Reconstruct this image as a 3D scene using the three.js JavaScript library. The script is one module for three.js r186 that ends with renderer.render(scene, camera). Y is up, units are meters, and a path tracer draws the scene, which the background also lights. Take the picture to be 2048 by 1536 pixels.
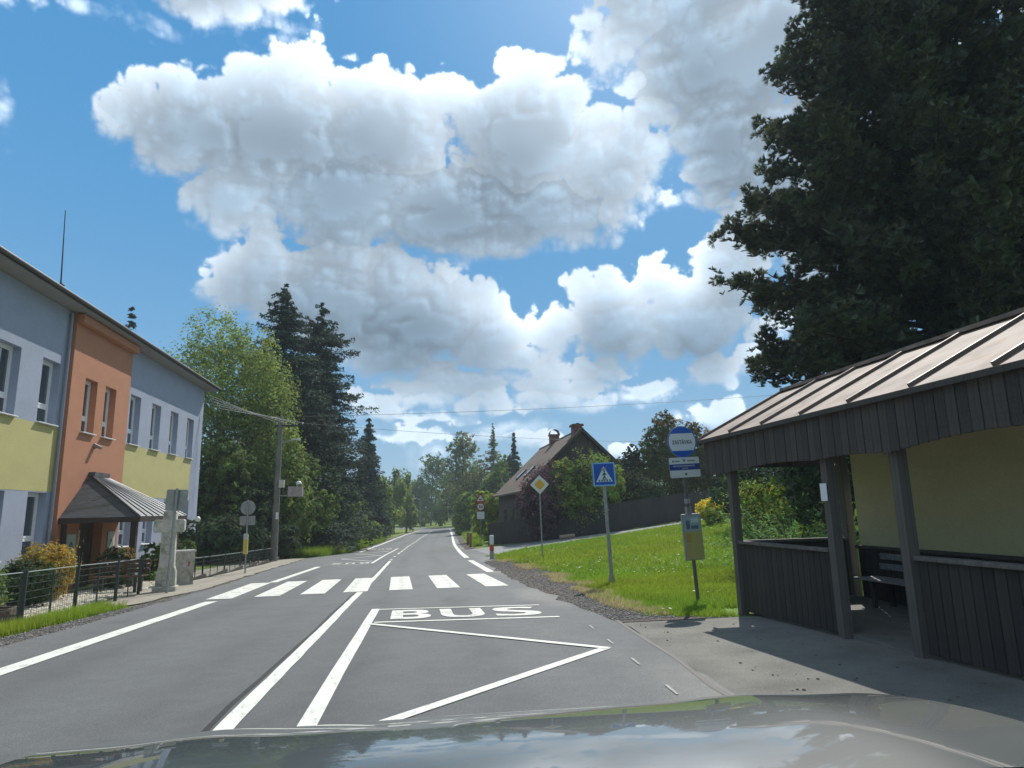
import * as THREE from 'three';
import { mergeGeometries, mergeVertices, toCreasedNormals } from 'three/addons/utils/BufferGeometryUtils.js';
import { RoundedBoxGeometry } from 'three/addons/geometries/RoundedBoxGeometry.js';
import { FontLoader } from 'three/addons/loaders/FontLoader.js';

// ---------------------------------------------------------------- camera, sun, exposure
const scene = new THREE.Scene();
const renderer = new THREE.WebGLRenderer({ antialias: true });
renderer.toneMapping = THREE.LinearToneMapping;
renderer.toneMappingExposure = 1.1;
renderer.shadowMap.enabled = true;
const camera = new THREE.PerspectiveCamera(60.38, 4 / 3, 0.05, 3000);
camera.position.set(0, 1.36, 0);
camera.rotation.set(THREE.MathUtils.degToRad(10.824), THREE.MathUtils.degToRad(-8.747), THREE.MathUtils.degToRad(-1.3), 'YXZ');
scene.add(camera);

const SUN_AZ = 26.5, SUN_EL = 47;                       // degrees right of the road's direction (-z) and above the horizon
const dirOf = (az, el) => { const a = az * Math.PI / 180, e = el * Math.PI / 180; return new THREE.Vector3(Math.sin(a) * Math.cos(e), Math.sin(e), -Math.cos(a) * Math.cos(e)); };
const sun = new THREE.DirectionalLight(new THREE.Color().setRGB(1.0, 0.95, 0.87), 4.2);
sun.position.copy(dirOf(SUN_AZ, SUN_EL).multiplyScalar(150));
sun.castShadow = true;
sun.shadow.mapSize.set(4096, 4096);
Object.assign(sun.shadow.camera, { left: -70, right: 70, top: 70, bottom: -70, near: 1, far: 400 });
sun.shadow.radius = 1;
scene.add(sun, sun.target);

// ---------------------------------------------------------------- random numbers and noise
function RNG(seed) { let s = seed >>> 0; return () => { s = (s + 0x6D2B79F5) >>> 0; let t = Math.imul(s ^ (s >>> 15), 1 | s); t = (t + Math.imul(t ^ (t >>> 7), 61 | t)) ^ t; return ((t ^ (t >>> 14)) >>> 0) / 4294967296; }; }
function hash3(x, y, z) { let h = Math.imul(x, 374761393) ^ Math.imul(y, 668265263) ^ Math.imul(z, 1274126177); h = Math.imul(h ^ (h >>> 13), 1274126177); return ((h ^ (h >>> 16)) >>> 0) / 4294967296; }
function vnoise(x, y, z) {
  const ix = Math.floor(x), iy = Math.floor(y), iz = Math.floor(z); let fx = x - ix, fy = y - iy, fz = z - iz;
  fx = fx * fx * (3 - 2 * fx); fy = fy * fy * (3 - 2 * fy); fz = fz * fz * (3 - 2 * fz);
  const l = (a, b, t) => a + (b - a) * t;
  return l(l(l(hash3(ix, iy, iz), hash3(ix + 1, iy, iz), fx), l(hash3(ix, iy + 1, iz), hash3(ix + 1, iy + 1, iz), fx), fy),
    l(l(hash3(ix, iy, iz + 1), hash3(ix + 1, iy, iz + 1), fx), l(hash3(ix, iy + 1, iz + 1), hash3(ix + 1, iy + 1, iz + 1), fx), fy), fz);
}
const clamp = THREE.MathUtils.clamp, lerp = THREE.MathUtils.lerp, sstep = (a, b, x) => { const t = clamp((x - a) / (b - a), 0, 1); return t * t * (3 - 2 * t); };

// ---------------------------------------------------------------- the sky: air and cumulus clouds as a float panorama
function makeSky() {
  const W = 4096, H = 2048, UP = H / 2, data = new Float32Array(W * H * 4), D2R = Math.PI / 180;
  // cloud lobes: azimuth, elevation, half width, half height (degrees), body
  const lobes = [[-22.1,29.5,3.4,3.5,1],[-24.6,28.7,1.5,1.5,0.8],[-21.0,32.3,2.0,1.6,1],[-17.5,29.3,5.8,4.6,1],[-10.0,34.8,4.1,2.4,1],[-11.9,30.2,7.9,5.8,1],[-5.9,33.8,3.6,2.1,1],[-2.7,30.8,6.8,5.6,1],[3.4,33.5,3.8,2.9,1],[6.3,32.3,4.3,3.4,1],[9.9,35.4,3.4,2.3,1],[11.0,31.1,8.0,5.7,1],[15.8,32.3,3.3,2.2,1],[17.9,28.3,5.9,4.3,1],[21.8,26.1,2.2,1.8,1],[-14.9,24.9,5.1,3.8,1],[-5.7,26.0,9.6,5.1,1.2],[3.4,25.6,10.1,4.6,1.3],[11.7,25.1,9.2,3.9,1.3],[18.1,24.7,4.1,2.4,1],
    [-16.0,18.0,1.7,2.1,0.9],[-12.9,18.9,4.3,3.8,1],[-7.2,17.8,6.3,4.5,1.1],[-1.1,18.9,4.4,3.4,1.1],[1.5,16.4,6.6,4.7,1.1],[-2.0,13.8,6.0,3.0,1],[6.0,14.3,4.5,3.0,1],[2.9,19.8,2.3,1.9,0.9],[-5.5,20.7,5.2,2.5,1],[17.3,18.3,3.1,2.5,1],[13.2,15.4,3.1,2.4,1],[18.9,15.1,5.6,3.4,1.1],[21.7,18.6,3.4,2.5,1],[24.9,15.4,5.4,3.9,1.1],[28.1,19.1,3.6,3.6,1],[30.1,23.2,2.8,3.1,1],[26.6,21.0,2.1,1.6,0.8],[9.5,12.9,3.6,2.2,1],[15.7,11.8,3.9,1.5,1],
    [16.7,39.3,2.4,2.0,0.9],[18.5,36.8,3.3,2.8,0.9],[22.4,38.7,5.1,3.3,1],[27.1,34.9,7.0,5.1,1.2],[23.7,32.2,3.1,2.5,1],[28.7,29.2,5.4,5.5,1.2],[33.1,35.0,6.1,5.6,1.2],[32.9,26.5,4.7,5.5,1.2],[27.5,38.5,6.6,3.2,1.2],[22.0,34.2,2.7,2.1,0.9],[38.7,29.9,5.4,6.7,1.2],[35.8,21.4,4.8,6.7,1.1],[42.7,32.1,5.0,4.7,1.1],[44.7,22.9,5.5,6.7,1],[36.7,13.6,4.9,3.1,0.9],
    [-19.4,37.5,4.3,1.5,0.45],[-13.3,38.3,3.0,1.1,0.45],[-22.7,35.8,2.2,0.9,0.35],[-26.3,35.7,2.0,0.7,0.35],[-11.5,37.6,1.5,0.7,0.4],[-31.6,27.4,0.6,1.5,0.4],[-16.1,36.7,2.4,0.6,0.3],
    [-2.7,8.9,2.5,1.2,0.8],[0.7,9.5,3.9,1.3,0.8],[5.9,9.5,4.8,1.4,0.9],[12.1,9.3,4.4,1.2,0.9],[17.3,9.1,3.4,1.0,0.8],[7.3,12.3,1.6,0.7,0.5],[2.4,7.8,3.9,0.8,0.6],[-1.9,6.5,2.5,0.7,0.6],[1.5,5.0,2.1,0.6,0.5],[8.0,6.9,3.5,0.7,0.5],[26.2,10.7,2.4,1.7,0.8],[29.0,11.7,2.3,1.6,0.8],[25.9,7.4,2.4,1.0,0.7],[12.3,5.0,1.7,0.9,0.7],[10.2,5.9,1.7,0.9,0.6],[18.3,4.6,1.5,0.9,0.7],[-4.4,9.5,1.7,1.3,0.7],[0.3,4.6,1.3,0.5,0.5],[6,10.9,7,1.5,1.1],[14,10.3,5,1.2,1.1],[0.5,10.4,4,1.2,1],[20,10.0,3,1.0,1],[4,6.3,4,0.6,0.8]];
  // the same kind of cumulus all round, beyond the part that the photograph shows
  const r = RNG(77);
  for (let k = 0; k < 120; k++) {
    const el = 4 + 62 * Math.pow(r(), 1.3), az = -180 + 360 * r();
    if (az > -45 && az < 58 && el < 47) continue;
    const size = 1.2 + el * 0.13, wide = 1 / Math.cos(el * D2R);
    for (let j = 0, n = 5 + r() * 8; j < n; j++) lobes.push([az + (r() - 0.5) * 5.5 * size * wide, el + (r() - 0.35) * 1.5 * size, size * (0.7 + r()) * wide, size * (0.5 + 0.6 * r()), 0.8 + 0.4 * r()]);
  }
  const S = new Float32Array(W * UP).fill(-9), B = new Float32Array(W * UP);
  for (const [ca, ce, ra0, re0, w] of lobes) {
    const ra = ra0 * 1.1, re = re0 * 1.1;
    const unit = Math.min(ra * Math.cos(ce * D2R), re), m = 1 + 2.9 / unit, y0 = Math.max(0, Math.floor((ce - re * m) / 90 * UP)), y1 = Math.min(UP - 1, Math.ceil((ce + re * m) / 90 * UP));
    for (let y = y0; y <= y1; y++) {
      const el = (y + 0.5) / UP * 90, dy = (el - ce) / (el < ce ? re * 0.85 : re);
      for (let x = Math.floor((ca - ra * m) / 360 * W), x1 = Math.ceil((ca + ra * m) / 360 * W); x <= x1; x++) {
        const dx = ((x + 0.5) / W * 360 - ca) / ra, s = (1 - Math.sqrt(dx * dx + dy * dy)) * unit, i = y * W + ((x % W) + W) % W;   // column 0 looks along -z here
        if (s > S[i]) { S[i] = s; B[i] = w; }
      }
    }
  }
  const F = new Float32Array(W * UP).fill(-9), WX = new Float32Array(W * UP);
  for (let y = 0; y < UP; y++) {
    const el = (y + 0.5) / UP * 90, ce = Math.cos(el * D2R), py = Math.sin(el * D2R);
    for (let x = 0; x < W; x++) {
      if (S[y * W + x] < -2.8) continue;
      const a = (x + 0.5) / W * 2 * Math.PI, px = Math.sin(a) * ce, pz = Math.cos(a) * ce, k = 26;
      const wx = vnoise(px * k, py * k, pz * k) + 0.5 * vnoise(px * k * 2.3 + 9, py * k * 2.3, pz * k * 2.3) - 0.75, wy = vnoise(px * k + 31, py * k, pz * k + 7) + 0.5 * vnoise(px * k * 2.3, py * k * 2.3 + 17, pz * k * 2.3) - 0.75;
      const sx = ((Math.round(x + wx * 1.5 / ce / 360 * W) % W) + W) % W, sy = clamp(Math.round(y + wy * 1.3 / 90 * UP), 0, UP - 1), i = sy * W + sx, s = S[i];
      let b = 0, amp = 1, f = 24, n = 0;
      for (let o = 0; o < 5; o++) { b += amp * Math.abs(vnoise(px * f + o * 5.1, py * f * 1.1, pz * f + o * 2.7) * 2 - 1); n += amp; amp *= 0.50; f *= 2.1; }
      b /= n;
      const scale = clamp(0.45 + el * 0.045, 0.45, 1.7);
      F[y * W + x] = s + scale * 2.6 * (b - 0.36) * (s < 0.1 ? sstep(-0.95, 0.1, s) : 1);
      WX[y * W + x] = B[i];
    }
  }
  const sunD = dirOf(SUN_AZ, SUN_EL);
  const fat = (x, y) => Math.max(-1.5, Math.min(3.5, F[(y < 0 ? 0 : y >= UP ? UP - 1 : y) * W + x]));
  const at = (x, y) => { const v = F[clamp(Math.round(y), 0, UP - 1) * W + ((Math.round(x) % W) + W) % W]; return v > 0 ? Math.min(v, 3.5) : 0; };
  // the cloud body once more, coarse and blurred: how much of it lies towards the sun
  const Q = 8, GW = W / Q, GH = UP / Q; let G = new Float32Array(GW * GH);
  for (let y = 0; y < UP; y++) for (let x = 0; x < W; x++) { const v = F[y * W + x]; if (v > 0) G[Math.floor(y / Q) * GW + Math.floor(x / Q)] += Math.min(v, 3.5) / (Q * Q); }
  for (let pass = 0; pass < 3; pass++) { const N = new Float32Array(GW * GH); for (let y = 0; y < GH; y++) for (let x = 0; x < GW; x++) { let t = 0; for (let j = -1; j < 2; j++) for (let i = -1; i < 2; i++) t += G[Math.min(GH - 1, Math.max(0, y + j)) * GW + (x + i + GW) % GW]; N[y * GW + x] = t / 9; } G = N; }
  const soft8 = (x, y) => { x = x / Q - 0.5; y = Math.min(GH - 1.001, Math.max(0, y / Q - 0.5)); const ix = Math.floor(x), iy = Math.floor(y), fx = x - ix, fy = y - iy, a = ((ix % GW) + GW) % GW, b = (a + 1) % GW, o = iy * GW, p = Math.min(GH - 1, iy + 1) * GW; return (G[o + a] * (1 - fx) + G[o + b] * fx) * (1 - fy) + (G[p + a] * (1 - fx) + G[p + b] * fx) * fy; };
  const taps = [[0.25, 0.5], [0.6, 0.7], [1.2, 1], [2.2, 1.2], [3.6, 1.2], [5.4, 1]], mix = (p, q, t) => p + (q - p) * t, step01 = (p, q, v) => { let t = (v - p) / (q - p); t = t < 0 ? 0 : t > 1 ? 1 : t; return t * t * (3 - 2 * t); };
  for (let row = 0; row < H; row++) {
    const y = row - UP, el = (y + 0.5) / UP * 90, ce = Math.cos(el * D2R), dy = Math.sin(el * D2R), low = Math.exp(-Math.max(el, 0) / 9), mid = Math.exp(-Math.max(el, 0) / 30), sc = Math.min(1.4, Math.max(0.35, 0.35 + el * 0.04)), soft = Math.min(0.5, Math.max(0.1, 0.06 + el * 0.012));
    for (let x = 0; x < W; x++) {
      const col = (x + W / 4) % W, o = (row * W + col) * 4;                     // the texture's first quarter looks along -z
      let r0 = 0.16, g0 = 0.18, b0 = 0.15;
      if (y >= 0) {
        const az = (x + 0.5) / W * 360, dx = Math.sin(az * D2R) * ce, dz = -Math.cos(az * D2R) * ce, near = Math.max(0, dx * sunD.x + dy * sunD.y + dz * sunD.z), n6 = Math.pow(near, 6), n24 = n6 * n6 * n6 * n6, glow = n24 * 0.28 + Math.pow(n24, 8) * 0.5;
        r0 = mix(mix(0.062, 0.110, mid), 0.44, low) + glow; g0 = mix(mix(0.26, 0.36, mid), 0.64, low) + glow; b0 = mix(mix(0.57, 0.66, mid), 0.78, low) + glow * 0.95;
        const f = F[y * W + x];
        if (f > -1) {
          const w = WX[y * W + x], thin = w < 0.55, under = Math.min(1, Math.max(0, (fat(x, y + 14) - fat(x, y - 14)) * 0.9)), cover = thin ? step01(-0.1, 2.0, f + 0.3) * w * 1.5 : step01(-0.05 - 0.25 * under, soft + 1.1 * under, f);
          if (cover > 0.002) {
            let da = ((SUN_AZ - az + 540) % 360) - 180, de = SUN_EL - el; const len = Math.hypot(da * ce, de) || 1; da /= len; de /= len;
            let tau = 0; for (let k = 0; k < 6; k++) tau += taps[k][1] * (k ? soft8 : at)(x + da * taps[k][0] * sc / 360 * W, y + de * taps[k][0] * sc / 90 * UP);
            tau /= sc;
            const t = Math.max(0, Math.min(f, 3.5)) / sc, lit = Math.exp(-(0.22 * t + 0.165 * tau) * (thin ? 0.3 : 1) * w), k1 = 9;
            const bump = Math.max(-0.6, Math.min(0.9, at(x, y) - soft8(x, y))), puff = step01(0.36, 0.80, 0.65 * vnoise(dx * k1 + 3, dy * k1 * 1.6, dz * k1) + 0.35 * vnoise(dx * k1 * 2.7, dy * k1 * 3.4 + 5, dz * k1 * 2.7)), edge = Math.max(0, at(x, y) - at(x + da * 0.5 * sc / 360 * W, y + de * 0.5 * sc / 90 * UP));
            const body = 0.365 + 0.62 * Math.exp(-0.09 * tau) + 0.26 * puff * Math.exp(-0.03 * tau) + 0.16 * Math.min(1.5, edge) + 0.20 * bump, rim = (0.96 + 0.40 * n6) * lit, air = cover * (1 - 0.35 * low);
            r0 = mix(r0, 0.325 * body + rim * 0.99, air); g0 = mix(g0, 0.46 * body + rim, air); b0 = mix(b0, 0.60 * body + rim, air);
          }
        }
      }
      data[o] = r0; data[o + 1] = g0; data[o + 2] = b0; data[o + 3] = 1;
    }
  }
  const sky = new THREE.DataTexture(data, W, H, THREE.RGBAFormat, THREE.FloatType);
  sky.mapping = THREE.EquirectangularReflectionMapping; sky.magFilter = THREE.LinearFilter; sky.minFilter = THREE.LinearFilter; sky.needsUpdate = true;
  scene.background = sky; scene.environment = sky;
}
makeSky();

// ---------------------------------------------------------------- naming
const used = new Map();
function numbered(name) { const n = used.get(name) ?? 0; used.set(name, n + 1); return n ? name + '_' + String(n).padStart(3, '0') : name; }
function shade(o) { o.traverse((c) => { if (c.isMesh) { c.castShadow = true; c.receiveShadow = true; } }); return o; }
function tag(o, label, category, group) { o.userData.label = label; o.userData.category = category; if (group) o.userData.group = group; return o; }
function thing(name, label, category, pos = [0, 0, 0], turn = 0, group) {
  const o = new THREE.Group(); o.name = numbered(name); o.position.set(pos[0], pos[1], -pos[2]); o.rotation.y = turn; scene.add(o);
  return tag(o, label, category, group);
}
function part(parent, name, geo, mat, label) { const m = new THREE.Mesh(geo, mat); m.name = name; m.castShadow = m.receiveShadow = true; if (label) m.userData.label = label; parent.add(m); return m; }
function structure(name, geo, mat) { const m = new THREE.Mesh(geo, mat); m.name = numbered(name); m.userData.kind = 'structure'; m.castShadow = m.receiveShadow = true; scene.add(m); return m; }
function stuff(o, label) { o.userData.kind = 'stuff'; if (label) o.userData.label = label; return o; }

// ---------------------------------------------------------------- mesh builder: y up, forward distance d = -z, uv in metres
class MB {
  constructor() { this.p = []; this.n = []; this.uv = []; this.c = []; this.i = []; }
  vert(p, n, u, v) { this.p.push(p[0], p[1], p[2]); this.n.push(n[0], n[1], n[2]); this.uv.push(u, v); return this.p.length / 3 - 1; }
  quad(a, b, c, d, uvs) {            // four corners, anticlockwise from outside
    const e1 = [b[0] - a[0], b[1] - a[1], b[2] - a[2]], e2 = [d[0] - a[0], d[1] - a[1], d[2] - a[2]];
    let n = [e1[1] * e2[2] - e1[2] * e2[1], e1[2] * e2[0] - e1[0] * e2[2], e1[0] * e2[1] - e1[1] * e2[0]]; const l = Math.hypot(...n) || 1; n = n.map((x) => x / l);
    const w = Math.hypot(...e1), h = Math.hypot(...e2), t = uvs ?? [[0, 0], [w, 0], [w, h], [0, h]];
    const k = [a, b, c, d].map((p, j) => this.vert(p, n, t[j][0], t[j][1])); this.i.push(k[0], k[1], k[2], k[0], k[2], k[3]); return this;
  }
  tri(a, b, c) {
    const e1 = [b[0] - a[0], b[1] - a[1], b[2] - a[2]], e2 = [c[0] - a[0], c[1] - a[1], c[2] - a[2]];
    let n = [e1[1] * e2[2] - e1[2] * e2[1], e1[2] * e2[0] - e1[0] * e2[2], e1[0] * e2[1] - e1[1] * e2[0]]; const l = Math.hypot(...n) || 1; n = n.map((x) => x / l);
    const k = [a, b, c].map((p) => this.vert(p, n, Math.hypot(p[0], p[2]), p[1])); this.i.push(...k); return this;
  }
  box(cx, cy, cz, sx, sy, sz, ry = 0, rx = 0, rz = 0) {
    const m = new THREE.Matrix4().makeRotationFromEuler(new THREE.Euler(rx, ry, rz, 'YXZ')).setPosition(cx, cy, cz);
    const P = (x, y, z) => new THREE.Vector3(x * sx / 2, y * sy / 2, z * sz / 2).applyMatrix4(m).toArray(), ox = cx * 0.37 + cz * 0.61, oy = cy;
    const f = (a, b, c, d, w, h) => this.quad(P(...a), P(...b), P(...c), P(...d), [[ox, oy], [ox + w, oy], [ox + w, oy + h], [ox, oy + h]]);
    f([-1, -1, 1], [1, -1, 1], [1, 1, 1], [-1, 1, 1], sx, sy); f([1, -1, -1], [-1, -1, -1], [-1, 1, -1], [1, 1, -1], sx, sy);
    f([1, -1, 1], [1, -1, -1], [1, 1, -1], [1, 1, 1], sz, sy); f([-1, -1, -1], [-1, -1, 1], [-1, 1, 1], [-1, 1, -1], sz, sy);
    f([-1, 1, 1], [1, 1, 1], [1, 1, -1], [-1, 1, -1], sx, sz); f([-1, -1, -1], [1, -1, -1], [1, -1, 1], [-1, -1, 1], sx, sz);
    return this;
  }
  tube(a, b, r0, r1, seg = 10, caps = true) {   // tapered round bar from a to b
    const A = new THREE.Vector3(...a), Bv = new THREE.Vector3(...b), ax = Bv.clone().sub(A), L = ax.length(); ax.normalize();
    const u = new THREE.Vector3(Math.abs(ax.y) > 0.9 ? 1 : 0, Math.abs(ax.y) > 0.9 ? 0 : 1, 0).cross(ax).normalize(), v = ax.clone().cross(u), base = this.p.length / 3;
    for (let k = 0; k <= seg; k++) {
      const t = k / seg * 2 * Math.PI, n = u.clone().multiplyScalar(Math.cos(t)).addScaledVector(v, Math.sin(t));
      this.vert(A.clone().addScaledVector(n, r0).toArray(), n.toArray(), k / seg * 2 * Math.PI * r0, 0); this.vert(Bv.clone().addScaledVector(n, r1).toArray(), n.toArray(), k / seg * 2 * Math.PI * r0, L);
    }
    for (let k = 0; k < seg; k++) { const q = base + 2 * k; this.i.push(q, q + 2, q + 3, q, q + 3, q + 1); }
    if (caps) for (const [P, r, s, nn] of [[A, r0, -1, ax.clone().negate()], [Bv, r1, 1, ax]]) {
      if (r < 1e-4) continue; const c0 = this.vert(P.toArray(), nn.toArray(), 0, 0);
      for (let k = 0; k <= seg; k++) { const t = k / seg * 2 * Math.PI * s; this.vert(P.clone().addScaledVector(u, Math.cos(t) * r).addScaledVector(v, Math.sin(t) * r).toArray(), nn.toArray(), Math.cos(t) * r, Math.sin(t) * r); }
      for (let k = 0; k < seg; k++) this.i.push(c0, c0 + 1 + k, c0 + 2 + k);
    }
    return this;
  }
  add(geo, m) {
    const g = m ? geo.clone().applyMatrix4(m) : geo, b = this.p.length / 3, q = g.index;
    for (const x of g.attributes.position.array) this.p.push(x); for (const x of g.attributes.normal.array) this.n.push(x);
    if (g.attributes.uv) for (const x of g.attributes.uv.array) this.uv.push(x); else for (let k = 0; k < g.attributes.position.count; k++) this.uv.push(0, 0);
    if (q) for (const x of q.array) this.i.push(x + b); else for (let k = 0; k < g.attributes.position.count; k++) this.i.push(b + k);
    return this;
  }
  geo() {
    const g = new THREE.BufferGeometry();
    g.setAttribute('position', new THREE.Float32BufferAttribute(this.p, 3)); g.setAttribute('normal', new THREE.Float32BufferAttribute(this.n, 3)); g.setAttribute('uv', new THREE.Float32BufferAttribute(this.uv, 2));
    if (this.c.length) g.setAttribute('color', new THREE.Float32BufferAttribute(this.c, 3));
    g.setIndex(this.i); return g;
  }
}
const M4 = (x, y, z, ry = 0, rx = 0, rz = 0, s = [1, 1, 1]) => new THREE.Matrix4().compose(new THREE.Vector3(x, y, z), new THREE.Quaternion().setFromEuler(new THREE.Euler(rx, ry, rz, 'YXZ')), new THREE.Vector3(...s));
const rbox = (sx, sy, sz, r = 0.012) => new RoundedBoxGeometry(sx, sy, sz, 2, Math.min(r, sx * 0.45, sy * 0.45, sz * 0.45));

// ---------------------------------------------------------------- materials: grain and wear from tiled noise
function pnoise(x, y, per, seed) { const ix = Math.floor(x), iy = Math.floor(y); let fx = x - ix, fy = y - iy; fx = fx * fx * (3 - 2 * fx); fy = fy * fy * (3 - 2 * fy); const m = (a) => ((a % per) + per) % per, h = (a, b) => hash3(m(a), m(b), seed); return lerp(lerp(h(ix, iy), h(ix + 1, iy), fx), lerp(h(ix, iy + 1), h(ix + 1, iy + 1), fx), fy); }
function pfbm(u, v, base, oct, seed, gain = 0.5) { let s = 0, a = 1, n = 0, p = base; for (let o = 0; o < oct; o++) { s += a * pnoise(u * p, v * p, p, seed + o); n += a; a *= gain; p *= 2; } return s / n; }
function texture(size, fn, srgb) {         // fn(u, v) -> [r, g, b] in 0..1 (linear reflectance factors are given through srgb = false)
  const d = new Uint8Array(size * size * 4);
  for (let y = 0; y < size; y++) for (let x = 0; x < size; x++) { const c = fn(x / size, y / size), o = (y * size + x) * 4; d[o] = clamp(c[0], 0, 1) * 255; d[o + 1] = clamp(c[1], 0, 1) * 255; d[o + 2] = clamp(c[2], 0, 1) * 255; d[o + 3] = 255; }
  const t = new THREE.DataTexture(d, size, size); t.wrapS = t.wrapT = THREE.RepeatWrapping; t.magFilter = THREE.LinearFilter; t.minFilter = THREE.LinearMipmapLinearFilter; t.generateMipmaps = true; if (srgb) t.colorSpace = THREE.SRGBColorSpace; t.needsUpdate = true; return t;
}
const rep = (t, per) => { const c = t.clone(); c.repeat.set(1 / per, 1 / (per)); c.needsUpdate = true; return c; };
const rep2 = (t, px, py) => { const c = t.clone(); c.repeat.set(1 / px, 1 / py); c.needsUpdate = true; return c; };
const grey = (f) => (u, v) => { const k = f(u, v); return [k, k, k]; };
// multiplicative tone maps (mean about 0.75) shared by many materials
const T = {
  speckle: texture(512, grey((u, v) => { const f = pnoise(u * 256, v * 256, 256, 1), m = pfbm(u, v, 6, 4, 20); return 0.44 + 0.46 * f * f + 0.08 * (hash3(u * 512 | 0, v * 512 | 0, 3) > 0.93 ? 2.4 : 0) + 0.12 * (m - 0.5); })),
  cloudy: texture(512, grey((u, v) => 0.75 + 0.55 * (pfbm(u, v, 4, 6, 40, 0.6) - 0.5) + 0.08 * (pnoise(u * 256, v * 256, 256, 7) - 0.5))),
  plaster: texture(512, grey((u, v) => 0.80 + 0.16 * (pfbm(u, v, 64, 3, 60, 0.7) - 0.5) + 0.16 * (pfbm(u, v, 3, 4, 66) - 0.5))),
  grain: texture(512, grey((u, v) => { const w = pfbm(u, v, 4, 3, 80) * 0.06; return 0.70 + 0.5 * (pnoise((u + w) * 96, v * 4, 96, 84) - 0.5) * 0.7 + 0.35 * (pnoise((u + w) * 24, v * 2, 24, 86) - 0.5) + 0.2 * (pfbm(u, v, 3, 4, 88) - 0.5); })),
  lichen: texture(512, (u, v) => { const a = pfbm(u, v, 5, 6, 100, 0.62), b = sstep(0.54, 0.66, pfbm(u, v, 9, 5, 110, 0.6)), k = 0.55 + 0.7 * (a - 0.3); return [lerp(k, k * 0.72, b), lerp(k, k * 0.76, b), lerp(k, k * 0.66, b)]; }),
  grass: texture(512, (u, v) => { const a = pfbm(u, v, 8, 6, 120, 0.65), b = pfbm(u, v, 3, 4, 130), y = sstep(0.5, 0.72, pfbm(u, v, 14, 4, 140)); const k = 0.42 + 0.75 * (a - 0.2); return [k * lerp(0.9, 1.25, y) * (0.8 + 0.4 * b), k * (0.88 + 0.24 * b), k * 0.9]; }),
  gravel: texture(512, (u, v) => { const q = 44, cx = Math.floor(u * q), cy = Math.floor(v * q); let best = 9, id = 0; for (let j = -1; j < 2; j++) for (let i = -1; i < 2; i++) { const X = ((cx + i) % q + q) % q, Y = ((cy + j) % q + q) % q, dx = cx + i + hash3(X, Y, 5) - u * q, dy = cy + j + hash3(X, Y, 6) - v * q, dd = dx * dx + dy * dy; if (dd < best) { best = dd; id = hash3(X, Y, 8); } } const e = sstep(0.55, 0.1, best); const k = (0.35 + 0.6 * id) * (0.45 + 0.55 * e); return [k, k * 0.98, k * 0.96]; }),
};
const BUMP = { fine: texture(512, grey((u, v) => 0.5 + 0.5 * (pfbm(u, v, 96, 3, 200, 0.7) - 0.5) + 0.3 * (hash3(u * 512 | 0, v * 512 | 0, 9) - 0.5))), wood: texture(512, grey((u, v) => pnoise(u * 90, v * 5, 90, 210) * 0.6 + 0.4 * pnoise(u * 30, v * 3, 30, 212))), lumpy: texture(512, grey((u, v) => pfbm(u, v, 10, 5, 220, 0.6))) };
const lin = (r, g, b) => new THREE.Color().setRGB(r, g, b);
function mat(color, o = {}) {        // color: linear reflectance; o.map multiplies it (maps average about 0.7, so colours are given a little higher)
  const { map, per = 1, bump, bumpPer, bumpScale = 0.004, phys, ...rest } = o;
  const m = new (phys ? THREE.MeshPhysicalMaterial : THREE.MeshStandardMaterial)({ color, roughness: 0.85, metalness: 0, ...rest });
  if (map) m.map = Array.isArray(per) ? rep2(map, ...per) : rep(map, per);
  if (bump) { m.bumpMap = rep(bump, bumpPer ?? (Array.isArray(per) ? per[0] : per)); m.bumpScale = bumpScale; }
  return m;
}
function canvasTexture(w, h, draw) { const c = document.createElement('canvas'); c.width = w; c.height = h; draw(c.getContext('2d'), w, h); const t = new THREE.CanvasTexture(c); t.colorSpace = THREE.SRGBColorSpace; return t; }
const steel = mat(lin(0.42, 0.44, 0.45), { map: T.cloudy, per: 0.6, roughness: 0.45, metalness: 0.6 });
const signBack = mat(lin(0.40, 0.42, 0.42), { map: T.cloudy, per: 0.8, roughness: 0.5, metalness: 0.3 });
const darkMetal = mat(lin(0.03, 0.035, 0.035), { roughness: 0.6 });

// ---------------------------------------------------------------- the lie of the land: the road drops gently ahead, the lawn rises to the right
const profile = (d) => { const s = 0.028, k = 75, w = 25; if (d < k - w) return -s * d; if (d > k + w) return -s * k; const t = d - (k - w); return -s * (k - w) - s * (t - t * t / (4 * w)); };
function land(x, d) { const s = x - 4, up = Math.min((s + Math.sqrt(s * s + 0.64)) / 2, 22); return profile(d) + 0.115 * up * sstep(8, 28, d) * (1 - 0.6 * sstep(60, 110, d)); }
const table = (pts) => (d) => { if (d <= pts[0][0]) return pts[0][1]; for (let k = 1; k < pts.length; k++) if (d <= pts[k][0]) { const [a, p] = pts[k - 1], [b, q] = pts[k]; return lerp(p, q, (d - a) / (b - a)); } return pts[pts.length - 1][1]; };
const lineL = table([[-20, -4.35], [8, -4.28], [15, -4.18], [20, -3.98], [28, -3.85], [50, -3.65], [64, -3.45], [80, -2.8], [92, -2.15], [110, -0.7], [125, 1.0], [135, 2.3]]);
const lineC = table([[-20, -1.35], [6, -1.3], [14, -1.2], [20, -1.1], [38, -0.95], [64, -0.25], [92, 1.2], [125, 3.8]]);
const lineR = table([[-20, 2.6], [20, 2.5], [31, 2.62], [42, 3.0], [64, 4.0], [80, 4.85], [92, 5.5], [110, 6.4], [125, 7.1], [135, 7.5]]);
const edgeL = table([[-20, -5.35], [20, -5.25], [28, -5.55], [35, -5.75], [41, -5.95], [44, -5.2], [49, -4.25], [64, -3.95], [92, -2.65], [125, 0.5], [135, 1.8]]);
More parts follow.
